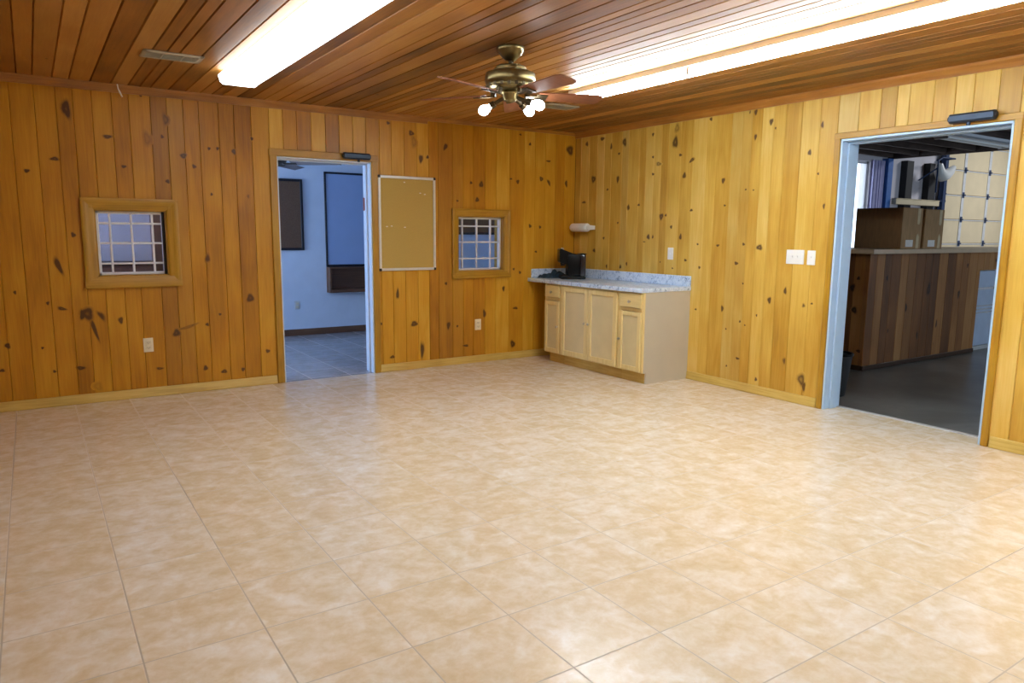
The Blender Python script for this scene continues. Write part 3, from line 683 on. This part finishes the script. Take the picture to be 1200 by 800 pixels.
def switch(y, z, gangs, label):
    w = .036 + .046 * (gangs - 1)
    t = thing('light_switch', (0, y, z), label, 'switch', 'white switches on the right wall')
    mb = MB(); mb.box((-.006, y - w, z - .058), (.001, y + w, z + .058), .004, seg=2); mb.build('cover_plate', 'white_plastic', t)
    for k in range(gangs):
        yy = y + (k - (gangs - 1) / 2) * .046
        mb = MB(); mb.box((-.0065, yy - .006, z - .013), (-.005, yy + .006, z + .013)); mb.box((-.015, yy - .004, z - .002), (-.005, yy + .004, z + .009), .001, mat=None); mb.build('toggle', 'white_plastic', t)
switch(-1.521, 1.193, 1, 'white single switch plate on the right wall above the counter')
switch(-2.911, 1.205, 2, 'white double switch plate on the right wall, the left of the two by the doorway')
switch(-3.059, 1.203, 1, 'white single switch plate on the right wall beside the doorway casing')

def cork_board():
    a, b, c, d = -2.4045, -1.7901, 1.0023, 1.9155
    t = thing('cork_board', ((a + b) / 2, 0, c), 'tan cork board in a silver frame on the back wall by the doorway', 'cork board')
    mb = MB(); mb.box((a + .01, -.012, c + .01), (b - .01, -.002, d - .01)); mb.build('cork_sheet', 'cork', t)
    f = .026
    for x0, x1, z0, z1 in ((a, a + f, c + .02, d - .02), (b - f, b, c + .02, d - .02)):
        mb = MB(); mb.box((x0, -.022, z0), (x1, -.001, z1), .004); mb.build('frame_side', 'aluminium', t)
    for z0, z1 in ((c, c + f), (d - f, d)):
        mb = MB(); mb.box((a + .02, -.022, z0), (b - .02, -.001, z1), .004); mb.build('frame_rail', 'aluminium', t)
    for x in (a + .012, b - .012):
        for z in (c + .012, d - .012):
            mb = MB(); mb.box((x - .0145, -.024, z - .0145), (x + .0145, -.0005, z + .0145), .005); tag(mb.build('corner_cap', 'soft_black', t), 'black plastic corner cap')
    for px, pz in ((-.03, 1.858), (.14, 1.76), (.19, 1.75), (-.22, 1.43), (-.17, 1.435), (-.03, 1.425)):
        x = (a + b) / 2 + px
        mb = MB(); mb.box((x - .009, -.0135, pz - .004), (x + .009, -.0118, pz + .004)); tag(mb.build('paper_scrap', 'paper_label', t), 'small torn paper scrap')
cork_board()

def towel_holder():
    y0, y1, z, x = -.08, -.34, 1.445, -.085
    t = thing('paper_towel_holder', (0, (y0 + y1) / 2, z), 'white paper towel holder on the right wall above the coffee maker', 'paper towel holder')
    mb = MB(); mb.box((-.012, y1 - .03, z - .022), (.0005, y0 + .03, z + .022), .004, seg=2); mb.build('back_rail', 'white_plastic', t)
    for y in (y0 + .016, y1 - .022):
        mb = MB(); mb.prism([(0, -.020), (x + .02, -.026), (x - .01, -.026), (x - .026, -.014), (x - .026, .014), (x - .01, .026), (x + .02, .026), (0, .020)], (0, y - .006, z), (1, 0, 0), (0, 0, 1), (0, 1, 0), .014); mb.build('arm', 'white_plastic', t)
    mb = MB(); mb.lathe([(0, 0), (.016, 0), (.044, 0), (.046, .004), (.046, y0 - y1 - .004), (.044, y0 - y1), (0, y0 - y1)], (x, y1, z), Matrix.Rotation(R(-90), 3, 'X'), 28)
    mb.build('towel_roll', 'white_plastic', t)
towel_holder()

# ------------------------------------------------------------------ cabinets and counter
FX, ZT, ZB = -.60, .85, .105
def knob(y, z, parent, x=FX - .022):
    mb = MB(); mb.lathe([(0, 0), (.006, 0), (.006, .010), (.013, .016), (.014, .022), (.010, .027), (0, .028)], (x, y, z), Matrix.Rotation(R(-90), 3, 'Y'), 16); mb.build('knob', 'nickel', parent)
def shaker(y0, y1, z0, z1, parent, ky, kz):
    """framed door, y0 > y1 (y0 nearer the back wall)"""
    fr = .052 if y0 - y1 > .3 else .042
    x0, x1 = FX - .022, FX - .002
    mb = MB()
    mb.box((x0, y1, z0), (x1, y1 + fr, z1), .003); mb.box((x0, y0 - fr, z0), (x1, y0, z1), .003)
    mb.box((x0 + .0005, y1 + fr, z0), (x1, y0 - fr, z0 + fr), .003); mb.box((x0 + .0005, y1 + fr, z1 - fr), (x1, y0 - fr, z1), .003)
    o = mb.build('door', 'maple_z', parent)
    mb = MB(); mb.box((x0 + .010, y1 + fr - .004, z0 + fr - .004), (x1 - .003, y0 - fr + .004, z1 - fr + .004)); mb.build('door_panel', 'maple_panel', o)
    knob(ky, kz, o)
M['maple_panel'] = plain('maple_panel', (214, 198, 152), .5, var=.03, scale=7)
def cabinet(y0, y1, kind, label, end=False):
    t = thing('base_cabinet', (-.3, (y0 + y1) / 2, 0), label, 'cabinet', 'maple base cabinets')
    e = .018
    mb = MB()
    mb.box((FX + .018, y0 - e, ZB), (-.004, y0, ZT)); mb.box((FX + .018, y1 + e, ZB), (-.004, y1 + 2 * e, ZT)); mb.box((FX + .018, y1 + e, ZB), (-.004, y0, ZB + e)); mb.box((-.02, y1 + e, ZB), (-.004, y0, ZT))
    mb.box((FX + .02, y1 + e, ZT - .018), (-.02, y0, ZT))
    mb.build('carcass', 'maple_z', t)
    mb = MB(); fw = .034
    mb.box((FX, y0 - fw, ZB), (FX + .019, y0, ZT), .0015); mb.box((FX, y1, ZB), (FX + .019, y1 + fw, ZT), .0015)
    mb.box((FX, y1 + fw, ZT - .03), (FX + .019, y0 - fw, ZT)); mb.box((FX, y1 + fw, ZB), (FX + .019, y0 - fw, ZB + .03))
    if kind == 'drawer': mb.box((FX, y1 + fw, .672), (FX + .019, y0 - fw, .70))
    mb.build('face_frame', 'maple_z', t)
    mb = MB(); mb.box((-.545, y1 + .001, 0), (-.527, y0 - .03 * (y0 > -.3), ZB)); mb.build('toe_kick', 'base_y', t)
    if end:
        mb = MB(); mb.prism([(-.002, 0), (-.547, 0), (-.547, ZB - .002), (FX + .0195, ZB - .002), (FX + .0195, ZT), (-.002, ZT)], (0, y1, 0), (1, 0, 0), (0, 0, 1), (0, 1, 0), e - .001)
        tag(mb.build('end_panel', 'laminate_panel', t), 'plain beige end panel')
    if kind == 'drawer':
        mb = MB(); mb.box((FX - .022, y1 + .020, .706), (FX - .002, y0 - .020, ZT - .014), .004); d = mb.build('drawer', 'maple_y', t); knob((y0 + y1) / 2, .762, d)
        shaker(y0 - .020, y1 + .020, ZB + .012, .668, t, (y1 + .034 if not end else y0 - .036), .40)
    else:
        m = (y0 + y1) / 2
        shaker(y0 - .022, m + .003, ZB + .012, ZT - .016, t, m + .028, .485)
        shaker(m - .003, y1 + .022, ZB + .012, ZT - .016, t, m - .028, .485)
cabinet(-.28, -.572, 'drawer', 'narrow maple cabinet with one drawer, at the back wall end of the row')
cabinet(-.573, -1.474, 'doors', 'wide maple double-door cabinet in the middle of the row')
cabinet(-1.475, -1.800, 'drawer', 'narrow maple cabinet with one drawer and beige end panel, the near end of the row', True)
t = thing('countertop', (-.32, -.9, ZT), 'speckled bluish white laminate countertop with backsplash over the maple cabinets', 'countertop')
mb = MB(); mb.box((-.642, -1.806, ZT + .001), (-.0015, -.002, ZT + .040), .005, seg=2); mb.build('slab', 'laminate', t)
mb = MB(); mb.box((-.022, -1.806, ZT + .0402), (-.0015, -.024, ZT + .138), .004); mb.build('backsplash', 'laminate', t)
mb = MB(); mb.box((-.60, -.022, ZT + .0402), (-.0015, -.002, ZT + .138), .004); mb.build('side_splash', 'laminate', t)
ZC = ZT + .040

def coffee_maker():
    c = Vector((-.285, -.36, ZC)); t = thing('coffee_maker', c, 'black coffee maker with raised lid on the speckled countertop', 'coffee maker')
    m = Matrix.Translation(c) @ Matrix.Rotation(R(-28), 4, 'Z')       # local -x is its front
    bx = lambda a, b, bev, name, mat, par, seg=2: (lambda q: (q.box(a, b, bev, mat=m, seg=seg), q.build(name, mat, par))[1])(MB())
    bx((-.150, -.095, .001), (.120, .095, .028), .010, 'base', 'black_plastic', t)
    bx((-.142, -.070, .0285), (-.010, .070, .036), .003, 'drip_tray', 'soft_black', t)
    bx((-.075, -.088, .0365), (.060, .088, .262), .014, 'tower', 'black_plastic', t)
    q = MB(); q.box((.0605, -.088, .030), (.122, .088, .262), .014, mat=m, seg=2); rs = q.build('water_reservoir', 'smoke_plastic', t)
    q = MB(); q.box((.058, -.092, .2625), (.126, .092, .276), .005, mat=m); q.build('reservoir_lid', 'black_plastic', rs)
    q = MB(); q.prism([(-.150, .175), (-.165, .190), (-.168, .315), (-.158, .326), (-.140, .322), (-.02, .276), (.056, .264), (.056, .255), (-.074, .250), (-.080, .165), (-.10, .158)], m @ Vector((0, -.080, 0)), m.to_3x3() @ Vector((1, 0, 0)), (0, 0, 1), m.to_3x3() @ Vector((0, 1, 0)), .160); hd = q.build('brew_head', 'black_plastic', t)
    q = MB(); q.cyl(m @ Vector((-.118, 0, .140)), m @ Vector((-.118, 0, .172)), .022, 18, r2=.030); q.build('spout', 'soft_black', hd)
    q = MB(); q.tube([m @ Vector(p) for p in ((-.120, -.050, .312), (-.128, -.050, .330), (-.128, .050, .330), (-.120, .050, .312))], .006, 10); q.build('lid_handle', 'nickel', hd)
coffee_maker()

def cloth_bundle():
    mb = MB(); nx, ny = 22, 16; V = []
    for j in range(ny + 1):
        row = []
        for i in range(nx + 1):
            u, v = i / nx * 2 - 1, j / ny * 2 - 1
            r = max(abs(u), abs(v))
            hgt = (1 - r ** 4) * (.045 + .022 * math.sin(5 * u + 2 * v) + .016 * math.sin(7 * v - 3 * u) + .010 * math.sin(13 * u * v + 4 * u))
            x = -.375 + .165 * u + .010 * math.sin(6 * v) * (1 - r); y = -.112 + .072 * v + .010 * math.sin(5 * u)
            row.append(mb.bm.verts.new((x, y, ZC + .002 + max(0, hgt))))
        V.append(row)
    for j in range(ny):
        for i in range(nx): mb.bm.faces.new([V[j][i], V[j][i + 1], V[j + 1][i + 1], V[j + 1][i]])
    b = [V[0][i] for i in range(nx + 1)] + [V[j][nx] for j in range(1, ny + 1)] + [V[ny][i] for i in range(nx - 1, -1, -1)] + [V[j][0] for j in range(ny - 1, 0, -1)]
    mb.bm.faces.new(b[::-1])
    tag(mb.build('folded_cloth', 'teal_cloth', None, 60), 'crumpled dark teal cloth on the countertop corner behind the coffee maker', 'cloth')
cloth_bundle()

# ------------------------------------------------------------------ things in the side room
def framed_board(a, b, c, d, label):
    t = thing('bulletin_board', ((a + b) / 2, 2.95, c), label, 'bulletin board', 'dark bulletin boards in the side room')
    mb = MB(); mb.box((a + .01, 2.936, c + .01), (b - .01, 2.9485, d - .01)); mb.build('board_sheet', 'dark_cork', t)
    mb = MB(); f = .032
    for x0, x1, z0, z1 in ((a, a + f, c, d), (b - f, b, c, d), (a + f, b - f, c, c + f), (a + f, b - f, d - f, d)): mb.box((x0, 2.922, z0), (x1, 2.949, z1), .003)
    mb.build('frame', 'black_frame', t)
framed_board(-2.85, -2.20, 1.13, 2.045, 'dark brown bulletin board in black frame, seen left through the left doorway')
framed_board(-.35, 1.25, 1.35, 2.05, 'dark brown bulletin board in black frame, seen through the right window')
def hatch():
    a, b, c, d = -1.905, -.98, .56, 2.16
    t = thing('wall_niche', ((a + b) / 2, 2.95, c), 'dark-framed pale blue panel with an open brown niche below, seen through the left doorway', 'wall niche')
    f = .035; Y = 2.95
    mb = MB(); mb.box((a, Y - .020, .925), (a + f * .7, Y - .001, d), .003); mb.box((b - f * .7, Y - .020, .925), (b, Y - .001, d), .003); mb.box((a, Y - .020, d - f * .7), (b, Y - .001, d), .003); mb.box((a, Y - .020, .905), (b, Y - .001, .935), .003)
    mb.build('frame', 'black_frame', t)
    mb = MB(); mb.box((a + f * .6, Y - .010, .93), (b - f * .6, Y - .001, d - f * .6)); mb.build('panel', 'blue_board', t)
    mb = MB()
    f2 = .06
    mb.box((a, Y - .13, c), (a + f2 * .5, Y - .001, .904), .003); mb.box((b - f2 * .5, Y - .13, c), (b, Y - .001, .904), .003); mb.box((a + f2 * .5, Y - .13, c), (b - f2 * .5, Y - .001, c + .045), .003); mb.box((a + f2 * .5, Y - .13, .885), (b - f2 * .5, Y - .001, .904), .003)
    mb.box((a + .02, Y - .012, c + .03), (b - .02, Y - .002, .89))
    tag(mb.build('open_shelf', 'brown_x', t), 'dark brown open niche')
hatch()
mb = MB(); mb.box((-2.352, 2.944, .35), (-2.278, 2.951, .465), .004)
o = thing('wall_outlet', (-2.315, 2.95, .407), 'pale grey outlet on the side room wall, seen through the left doorway', 'outlet')
mb.build('cover_plate', 'aluminium', o)
for s in (-1, 1):
    mb = MB(); mb.box((-2.333, 2.940, .407 + s * .022 - .015), (-2.297, 2.945, .407 + s * .022 + .015), .004); mb.build('socket', 'ivory_plastic', o)
def side_door():
    t = thing('door_3', (-3.5, 2.95, 0), 'white door in dark brown casing, seen through the left window', 'door', kind='structure')
    for x0, x1 in ((-4.02, -3.91), (-3.06, -2.95)):
        mb = MB(); mb.box((x0, 2.925, 0), (x1, 2.951, 2.12), .004); mb.build('casing', 'umber_z', t)
    mb = MB(); mb.box((-4.02, 2.922, 2.05), (-2.95, 2.951, 2.15), .004); mb.build('head_casing', 'umber_x', t)
    mb = MB(); mb.box((-3.905, 2.936, .01), (-3.065, 2.951, 2.05), .003)
    for z0, z1 in ((.2, .95), (1.1, 1.9)):
        for x0, x1 in ((-3.80, -3.52), (-3.45, -3.17)): mb.box((x0, 2.930, z0), (x1, 2.938, z1), .004)
    d = mb.build('door_leaf', 'white_paint', t)
    mb = MB(); mb.lathe([(0, 0), (.028, 0), (.028, .006), (.011, .010), (.011, .03), (.026, .042), (.024, .056), (0, .060)], (-3.83, 2.936, 1.0), Matrix.Rotation(R(90), 3, 'X'), 18); mb.build('door_knob', 'nickel', d)
side_door()
def side_cabinet():
    t = thing('low_cabinet', (-4.9, 2.7, 0), 'low brown cabinet with dark top against the side room wall, seen through the left window', 'cabinet')
    mb = MB(); mb.box((-5.8, 2.50, .08), (-4.06, 2.945, .985), .003); mb.box((-5.75, 2.54, 0), (-4.1, 2.93, .08)); mb.build('body', 'umber_z', t)
    mb = MB(); mb.box((-5.83, 2.47, .986), (-4.04, 2.947, 1.018), .004); mb.build('top', 'black_frame', t)
    for k in range(3):
        x0 = -5.78 + k * .575
        mb = MB(); mb.box((x0, 2.482, .11), (x0 + .55, 2.4995, .96), .004); d = mb.build('door', 'umber_z', t)
        mb = MB(); mb.tube([(x0 + .50, 2.482, .60), (x0 + .50, 2.462, .61), (x0 + .50, 2.462, .69), (x0 + .50, 2.482, .70)], .005, 8); mb.build('handle', 'nickel', d)
side_cabinet()
def side_fan():
    F = Vector((-2.98, 1.35, 0)); t = thing('ceiling_fan', (F.x, F.y, H), 'grey-bladed ceiling fan in the side room, seen at the top of the left doorway', 'ceiling fan')
    mb = MB(); mb.lathe([(0, H), (.075, H), (.07, H - .03), (.03, H - .06), (.014, H - .062), (.014, 2.21), (0, 2.21)], (F.x, F.y, 0)); mb.build('canopy', 'dark_brass', t)
    mb = MB(); mb.lathe([(0, 2.22), (.06, 2.215), (.12, 2.19), (.125, 2.13), (.11, 2.10), (.06, 2.08), (0, 2.075)], (F.x, F.y, 0)); mb.build('motor_housing', 'dark_brass', t)
    for k in range(4):
        m = Matrix.Translation((F.x, F.y, 2.088)) @ Matrix.Rotation(R(52 + 90 * k), 4, 'Z') @ Matrix.Rotation(R(-14), 4, 'X')
        mb = MB(); mb.box((.17, -.062, 0), (.70, .062, .007), .003, mat=m); b = mb.build('blade', 'grey_blade', t)
        mb = MB(); mb.box((.09, -.02, -.008), (.23, .02, -.001), .002, mat=m); mb.build('blade_iron', 'dark_brass', b)
side_fan()

# ------------------------------------------------------------------ workshop beyond the right doorway
GX0, GX1 = 8.0, 10.75
WZ = 4.0
SWIN = (5.20, 5.90, 1.15, 2.54)
mb = MB()
for a, b, c, d in cells(1.7, SX, 0, WZ, [SWIN]): mb.box((a, 0, c), (b, .17, d))
mb.box((.2, -.012, 0), (1.7, .006, WZ))
struct(mb.build('wall_workshop_back', 'white_board'), 'pale back wall of the workshop with a bright window', 'wall')
mb = MB(); mb.box((SX, Y0, 0), (SX + .15, .17, WZ)); struct(mb.build('wall_workshop_right', 'white_board'), 'far end wall of the workshop', 'wall')
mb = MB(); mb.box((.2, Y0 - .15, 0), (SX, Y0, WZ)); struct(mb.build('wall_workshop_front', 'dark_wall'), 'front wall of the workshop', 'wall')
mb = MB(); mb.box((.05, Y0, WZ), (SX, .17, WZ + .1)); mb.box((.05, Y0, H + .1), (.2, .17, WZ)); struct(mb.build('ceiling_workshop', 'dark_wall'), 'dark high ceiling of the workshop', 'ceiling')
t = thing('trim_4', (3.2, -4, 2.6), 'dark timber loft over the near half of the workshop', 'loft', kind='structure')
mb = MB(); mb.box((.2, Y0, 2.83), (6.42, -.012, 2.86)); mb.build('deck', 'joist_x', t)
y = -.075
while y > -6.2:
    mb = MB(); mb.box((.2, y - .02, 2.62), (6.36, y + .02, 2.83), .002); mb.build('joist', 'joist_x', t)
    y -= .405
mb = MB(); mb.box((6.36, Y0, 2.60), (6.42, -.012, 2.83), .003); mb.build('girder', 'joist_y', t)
def shop_light():
    t = thing('shop_light', (4.6, -2.10, 2.62), 'unlit pale fluorescent fixture hung under the dark joists of the workshop', 'ceiling light')
    mb = MB(); mb.prism([(-.04, 0), (-.04, -.03), (-.11, -.075), (.11, -.075), (.04, -.03), (.04, 0)], (3.75, -2.10, 2.619), (0, 1, 0), (0, 0, 1), (1, 0, 0), 1.7); mb.build('housing', 'white_enamel', t)
    for q in (-.05, .05):
        mb = MB(); mb.cyl((3.8, -2.10 + q, 2.53), (5.4, -2.10 + q, 2.53), .014, 12); mb.build('tube', 'white_plastic', t)
    for x in (3.78, 5.40):
        mb = MB(); mb.box((x - .015, -2.18, 2.512), (x + .015, -2.02, 2.546), .003); mb.build('lamp_holder', 'white_enamel', t)
shop_light()
def shop_window():
    a, b, c, d = SWIN
    t = thing('window_3', ((a + b) / 2, 0, c), 'tall bright daylight window at the left end of the workshop wall', 'window', kind='structure')
    mb = MB()
    for x0, x1, z0, z1 in ((a, a + .04, c, d), (b - .04, b, c, d), (a, b, c, c + .04), (a, b, d - .04, d)): mb.box((x0, .04, z0), (x1, .10, z1), .004)
    mb.build('sash_frame', 'white_enamel', t)
    mb = MB(); mb.box((a + .03, .065, c + .03), (b - .03, .069, d - .03)); mb.build('glass_pane', 'glass', t)
    mb = MB(); mb.box((a - .05, -.035, c - .03), (b + .05, .04, c), .004); mb.build('sill', 'white_enamel', t)
    mb = MB(); n = 14
    pts = [(b + .005 + .30 * k / n, -.055 + .016 * math.sin(k * 1.9)) for k in range(n + 1)]
    for (x0, y0), (x1, y1) in zip(pts, pts[1:]): mb.box((x0, min(y0, y1), 1.12), (x1 + .002, max(y0, y1) + .006, 2.56))
    tag(mb.build('curtain', 'curtain', t), 'pale lavender curtain')
shop_window()
def post(x0, x1, mat, label, z1=2.6, y0=-.11):
    mb = MB(); mb.box((x0, y0, 0), (x1, -.001, z1), .004)
    w = x1 - x0; mb.box((x0 - .02, y0 - .008, 0), (x1 + .02, -.001, .02), .003)
    tag(mb.build('wall_post', mat, None), label, 'post')
post(6.22, 6.36, 'post_blue', 'bright blue vertical post beside the workshop window')
post(6.78, 6.98, 'soft_black', 'dark vertical post on the workshop wall, the left one above the boxes')
post(7.50, 7.72, 'soft_black', 'dark vertical post on the workshop wall, the right one beside the panelled door')
mb = MB(); mb.box((6.38, -.19, 1.89), (7.74, -.112, 1.98), .006); mb.box((6.38, -.20, 1.975), (7.74, -.112, 1.985), .003)
tag(mb.build('wall_rail', 'door_beige', None), 'beige horizontal rail across the dark posts behind the boxes', 'rail')
def bundle():
    t = thing('hanging_bundle', (7.4, -.3, 2.4), 'white curved bundle on a dark steel bracket beside the panelled door', 'bundle')
    mb = MB()
    mb.tube([(7.40, -.30, 2.57), (7.43, -.30, 2.45), (7.52, -.30, 2.385), (7.64, -.30, 2.40), (7.76, -.30, 2.46), (7.88, -.30, 2.54)], [.05, .085, .105, .09, .075, .04], 16)
    mb.build('wrap', 'white_plastic', t, 60)
    mb = MB(); mb.tube([(7.36, -.30, 2.10), (7.36, -.30, 2.62), (7.5, -.30, 2.68), (7.9, -.30, 2.68), (7.9, -.001, 2.68)], .014, 8); mb.tube([(7.15, -.11, 2.30), (7.36, -.30, 2.50)], .012, 8)
    tag(mb.build('bracket', 'track_blue', t), 'dark steel bracket')
bundle()
def garage_door():
    t = thing('door_4', ((GX0 + GX1) / 2, -.03, 0), 'beige sectional overhead door with dark hinges and blue steel tracks', 'overhead door', kind='structure')
    zs = [.0, .40, .835, 1.264, 1.690, 2.120, 2.555, 2.99, 3.42]
    for a, b in zip(zs, zs[1:]):
        mb = MB(); mb.box((GX0 + .05, -.055, a + .003), (GX1 - .05, -.012, b - .003), .004)
        pn = mb.build('door_section', 'door_beige', t)
        for x in (8.15, 8.80, 9.72, 10.62):
            mb = MB(); mb.box((x - .045, -.066, a + .004), (x + .045, -.0552, b - .004), .002); mb.build('rib', 'door_rib', pn)
        mb = MB(); mb.box((GX0 + .05, -.062, b - .022), (GX1 - .05, -.0552, b - .005)); mb.build('seam_strip', 'door_rib', pn)
    for z in zs[2:-1]:
        for x in (8.12, 8.80, 9.72, 10.60):
            mb = MB(); mb.box((x - .035, -.075, z - .05), (x + .035, -.066, z + .05), .003); mb.cyl((x - .035, -.082, z), (x + .035, -.082, z), .014, 10); tag(mb.build('hinge', 'track_blue', t), 'dark hinge')
    for x in (GX0, GX1):
        mb = MB(); mb.box((x - .055, -.13, 0), (x + .055, -.115, 3.2), .002); mb.box((x - .055, -.13, 0), (x - .040, -.06, 3.2), .002); mb.box((x + .04, -.13, 0), (x + .055, -.06, 3.2), .002)
        for k in range(7): mb.box((x - .08, -.125, .25 + k * .43), (x + .08, -.001, .29 + k * .43), .003)
        mb.build('track', 'track_blue', t)
garage_door()
def bar():
    y0, x0, x1 = -2.47, 1.86, 6.2
    t = thing('bar_counter', (3.6, -2.1, 0), 'dark knotty wood bar counter with pale top in the workshop', 'bar counter')
    zt = 1.20; xo = 4.22
    mb = MB(); ho = [(xo, xo + .75, -.01, .99)]
    for a, b, c, d in cells(x0, x1, 0, zt, ho): mb.box((a, y0 + .007, c), (b, y0 + .05, d), mi=1)
    kn = [(2.2, .95, .02, .04), (2.62, .62, .025, .06), (3.06, .80, .045, .09, .9), (3.3, .4, .02, .05), (3.75, .72, .03, .06), (3.9, 1.05, .02, .03), (2.9, .30, .02, .05), (4.6, 1.1, .02, .03)]
    board_face(mb, (0, y0, 0), (1, 0, 0), (0, 0, 1), (0, -1, 0), x0, x1, 0, zt, ho, widths(x0, x1, .12, .20), 0, kn)
    mb.build('front_panel', ['bar_boards', 'joist_z'], t, smooth=0)
    mb = MB(); mb.box((x0 + .007, y0 + .001, 0), (x0 + .05, -1.75, zt), mi=1)
    board_face(mb, (x0, 0, 0), (0, -1, 0), (0, 0, 1), (-1, 0, 0), 1.75, -y0, 0, zt, [], widths(1.75, -y0, .16, .22), 0, [(2.30, .85, .03, .04), (2.36, .95, .02, .025), (2.34, .62, .035, .045), (2.2, .4, .02, .02), (2.42, .2, .03, .02)])
    mb.build('end_panel', ['bar_boards', 'joist_z'], t, smooth=0)
    mb = MB(); mb.box((x0 - .10, y0 - .09, zt + .002), (x1 + .02, -1.72, zt + .048), .006, seg=2); mb.build('top', 'bar_top', t)
    mb = MB(); mb.box((x0 - .012, y0 - .014, 0), (xo, y0 - .001, .05), .004); mb.box((x0 - .014, y0, 0), (x0 - .001, -1.75, .05), .004); mb.build('base_trim', 'bar_boards', t)
    return xo, y0
xo, yb = bar()
def pale_cabinet():
    x0, x1, z1 = xo + .012, xo + .72, .975; y0, y1 = yb + .03, yb + .55
    t = thing('pale_cabinet', ((x0 + x1) / 2, (y0 + y1) / 2, 0), 'pale blue metal cabinet with bright strips at the far end of the bar', 'cabinet')
    mb = MB(); mb.box((x0, y0 + .03, .05), (x1, y1, z1), .008); mb.build('body', 'white_enamel', t)
    mb = MB(); mb.box((x0, y0 + .002, .06), (x1, y0 + .028, z1), .006); d = mb.build('door', 'pale_blue_metal', t)
    for z in (.745, .54, .50, .46):
        mb = MB(); mb.box((x0 + .02, y0 - .004, z), (x1 - .02, y0 + .003, z + .018 + .014 * (z > .7)), .002); mb.build('strip', 'bright_strip', d)
    mb = MB(); mb.box((x0, y0 + .02, 0), (x1, y1, .049)); mb.build('plinth', 'aluminium', t)
pale_cabinet()
def box(x0, y0, w, d, h, label, rot=0.):
    z = 1.249
    t = thing('cardboard_box', (x0 + w / 2, y0 + d / 2, z), label, 'cardboard box', 'cardboard boxes on the bar')
    mb = MB(); mb.box((x0, y0, z), (x0 + w, y0 + d, z + h), .004); mb.build('carton', 'cardboard', t)
    for k in (0, 1):
        mb = MB(); mb.box((x0 - .001, y0 + (0 if k == 0 else d / 2 + .002), z + h), (x0 + w + .001, y0 + (d / 2 - .002 if k == 0 else d), z + h + .005), .0015); mb.build('top_flap', 'cardboard', t)
    c = x0 + w * .80
    for o in ([(-.025, h * .62), (-.03, h), (.03, h), (.028, h * .66), (.01, h * .60)], [(-.028, 0), (-.022, h * .32), (.0, h * .38), (.03, h * .30), (.028, 0)]):
        mb = MB(); mb.prism(o, (c, y0 - .001, z), (1, 0, 0), (0, 0, 1), (0, -1, 0), .0012)
        tag(mb.build('tape', 'tape', t), 'torn packing tape')
    mb = MB(); mb.box((x0 + w * .22, y0 - .003, z + h * .05), (x0 + w * .58, y0 - .0005, z + h * .22)); tag(mb.build('paper_label', 'paper_label', t), 'white paper label')
box(2.42, -2.46, .40, .52, .425, 'large cardboard box on the bar, the left one with a dark side')
box(2.895, -2.45, .40, .50, .42, 'taped cardboard box on the bar, the right one beside the panelled door')
def bin():
    x, y = .56, -2.965
    t = thing('trash_bin', (x, y, 0), 'black tapered trash bin on the workshop floor just inside the right doorway', 'bin')
    mb = MB(); mb.lathe([(0, .0), (.105, 0), (.112, .012), (.150, .36), (.146, .36), (.108, .02), (0, .018)], (x, y, 0), n=32); mb.build('body', 'soft_black', t)
    mb = MB(); mb.lathe([(.147, .352), (.158, .356), (.160, .368), (.156, .376), (.146, .374), (.147, .352)], (x, y, 0), n=32); mb.build('rim', 'black_plastic', t)
bin()
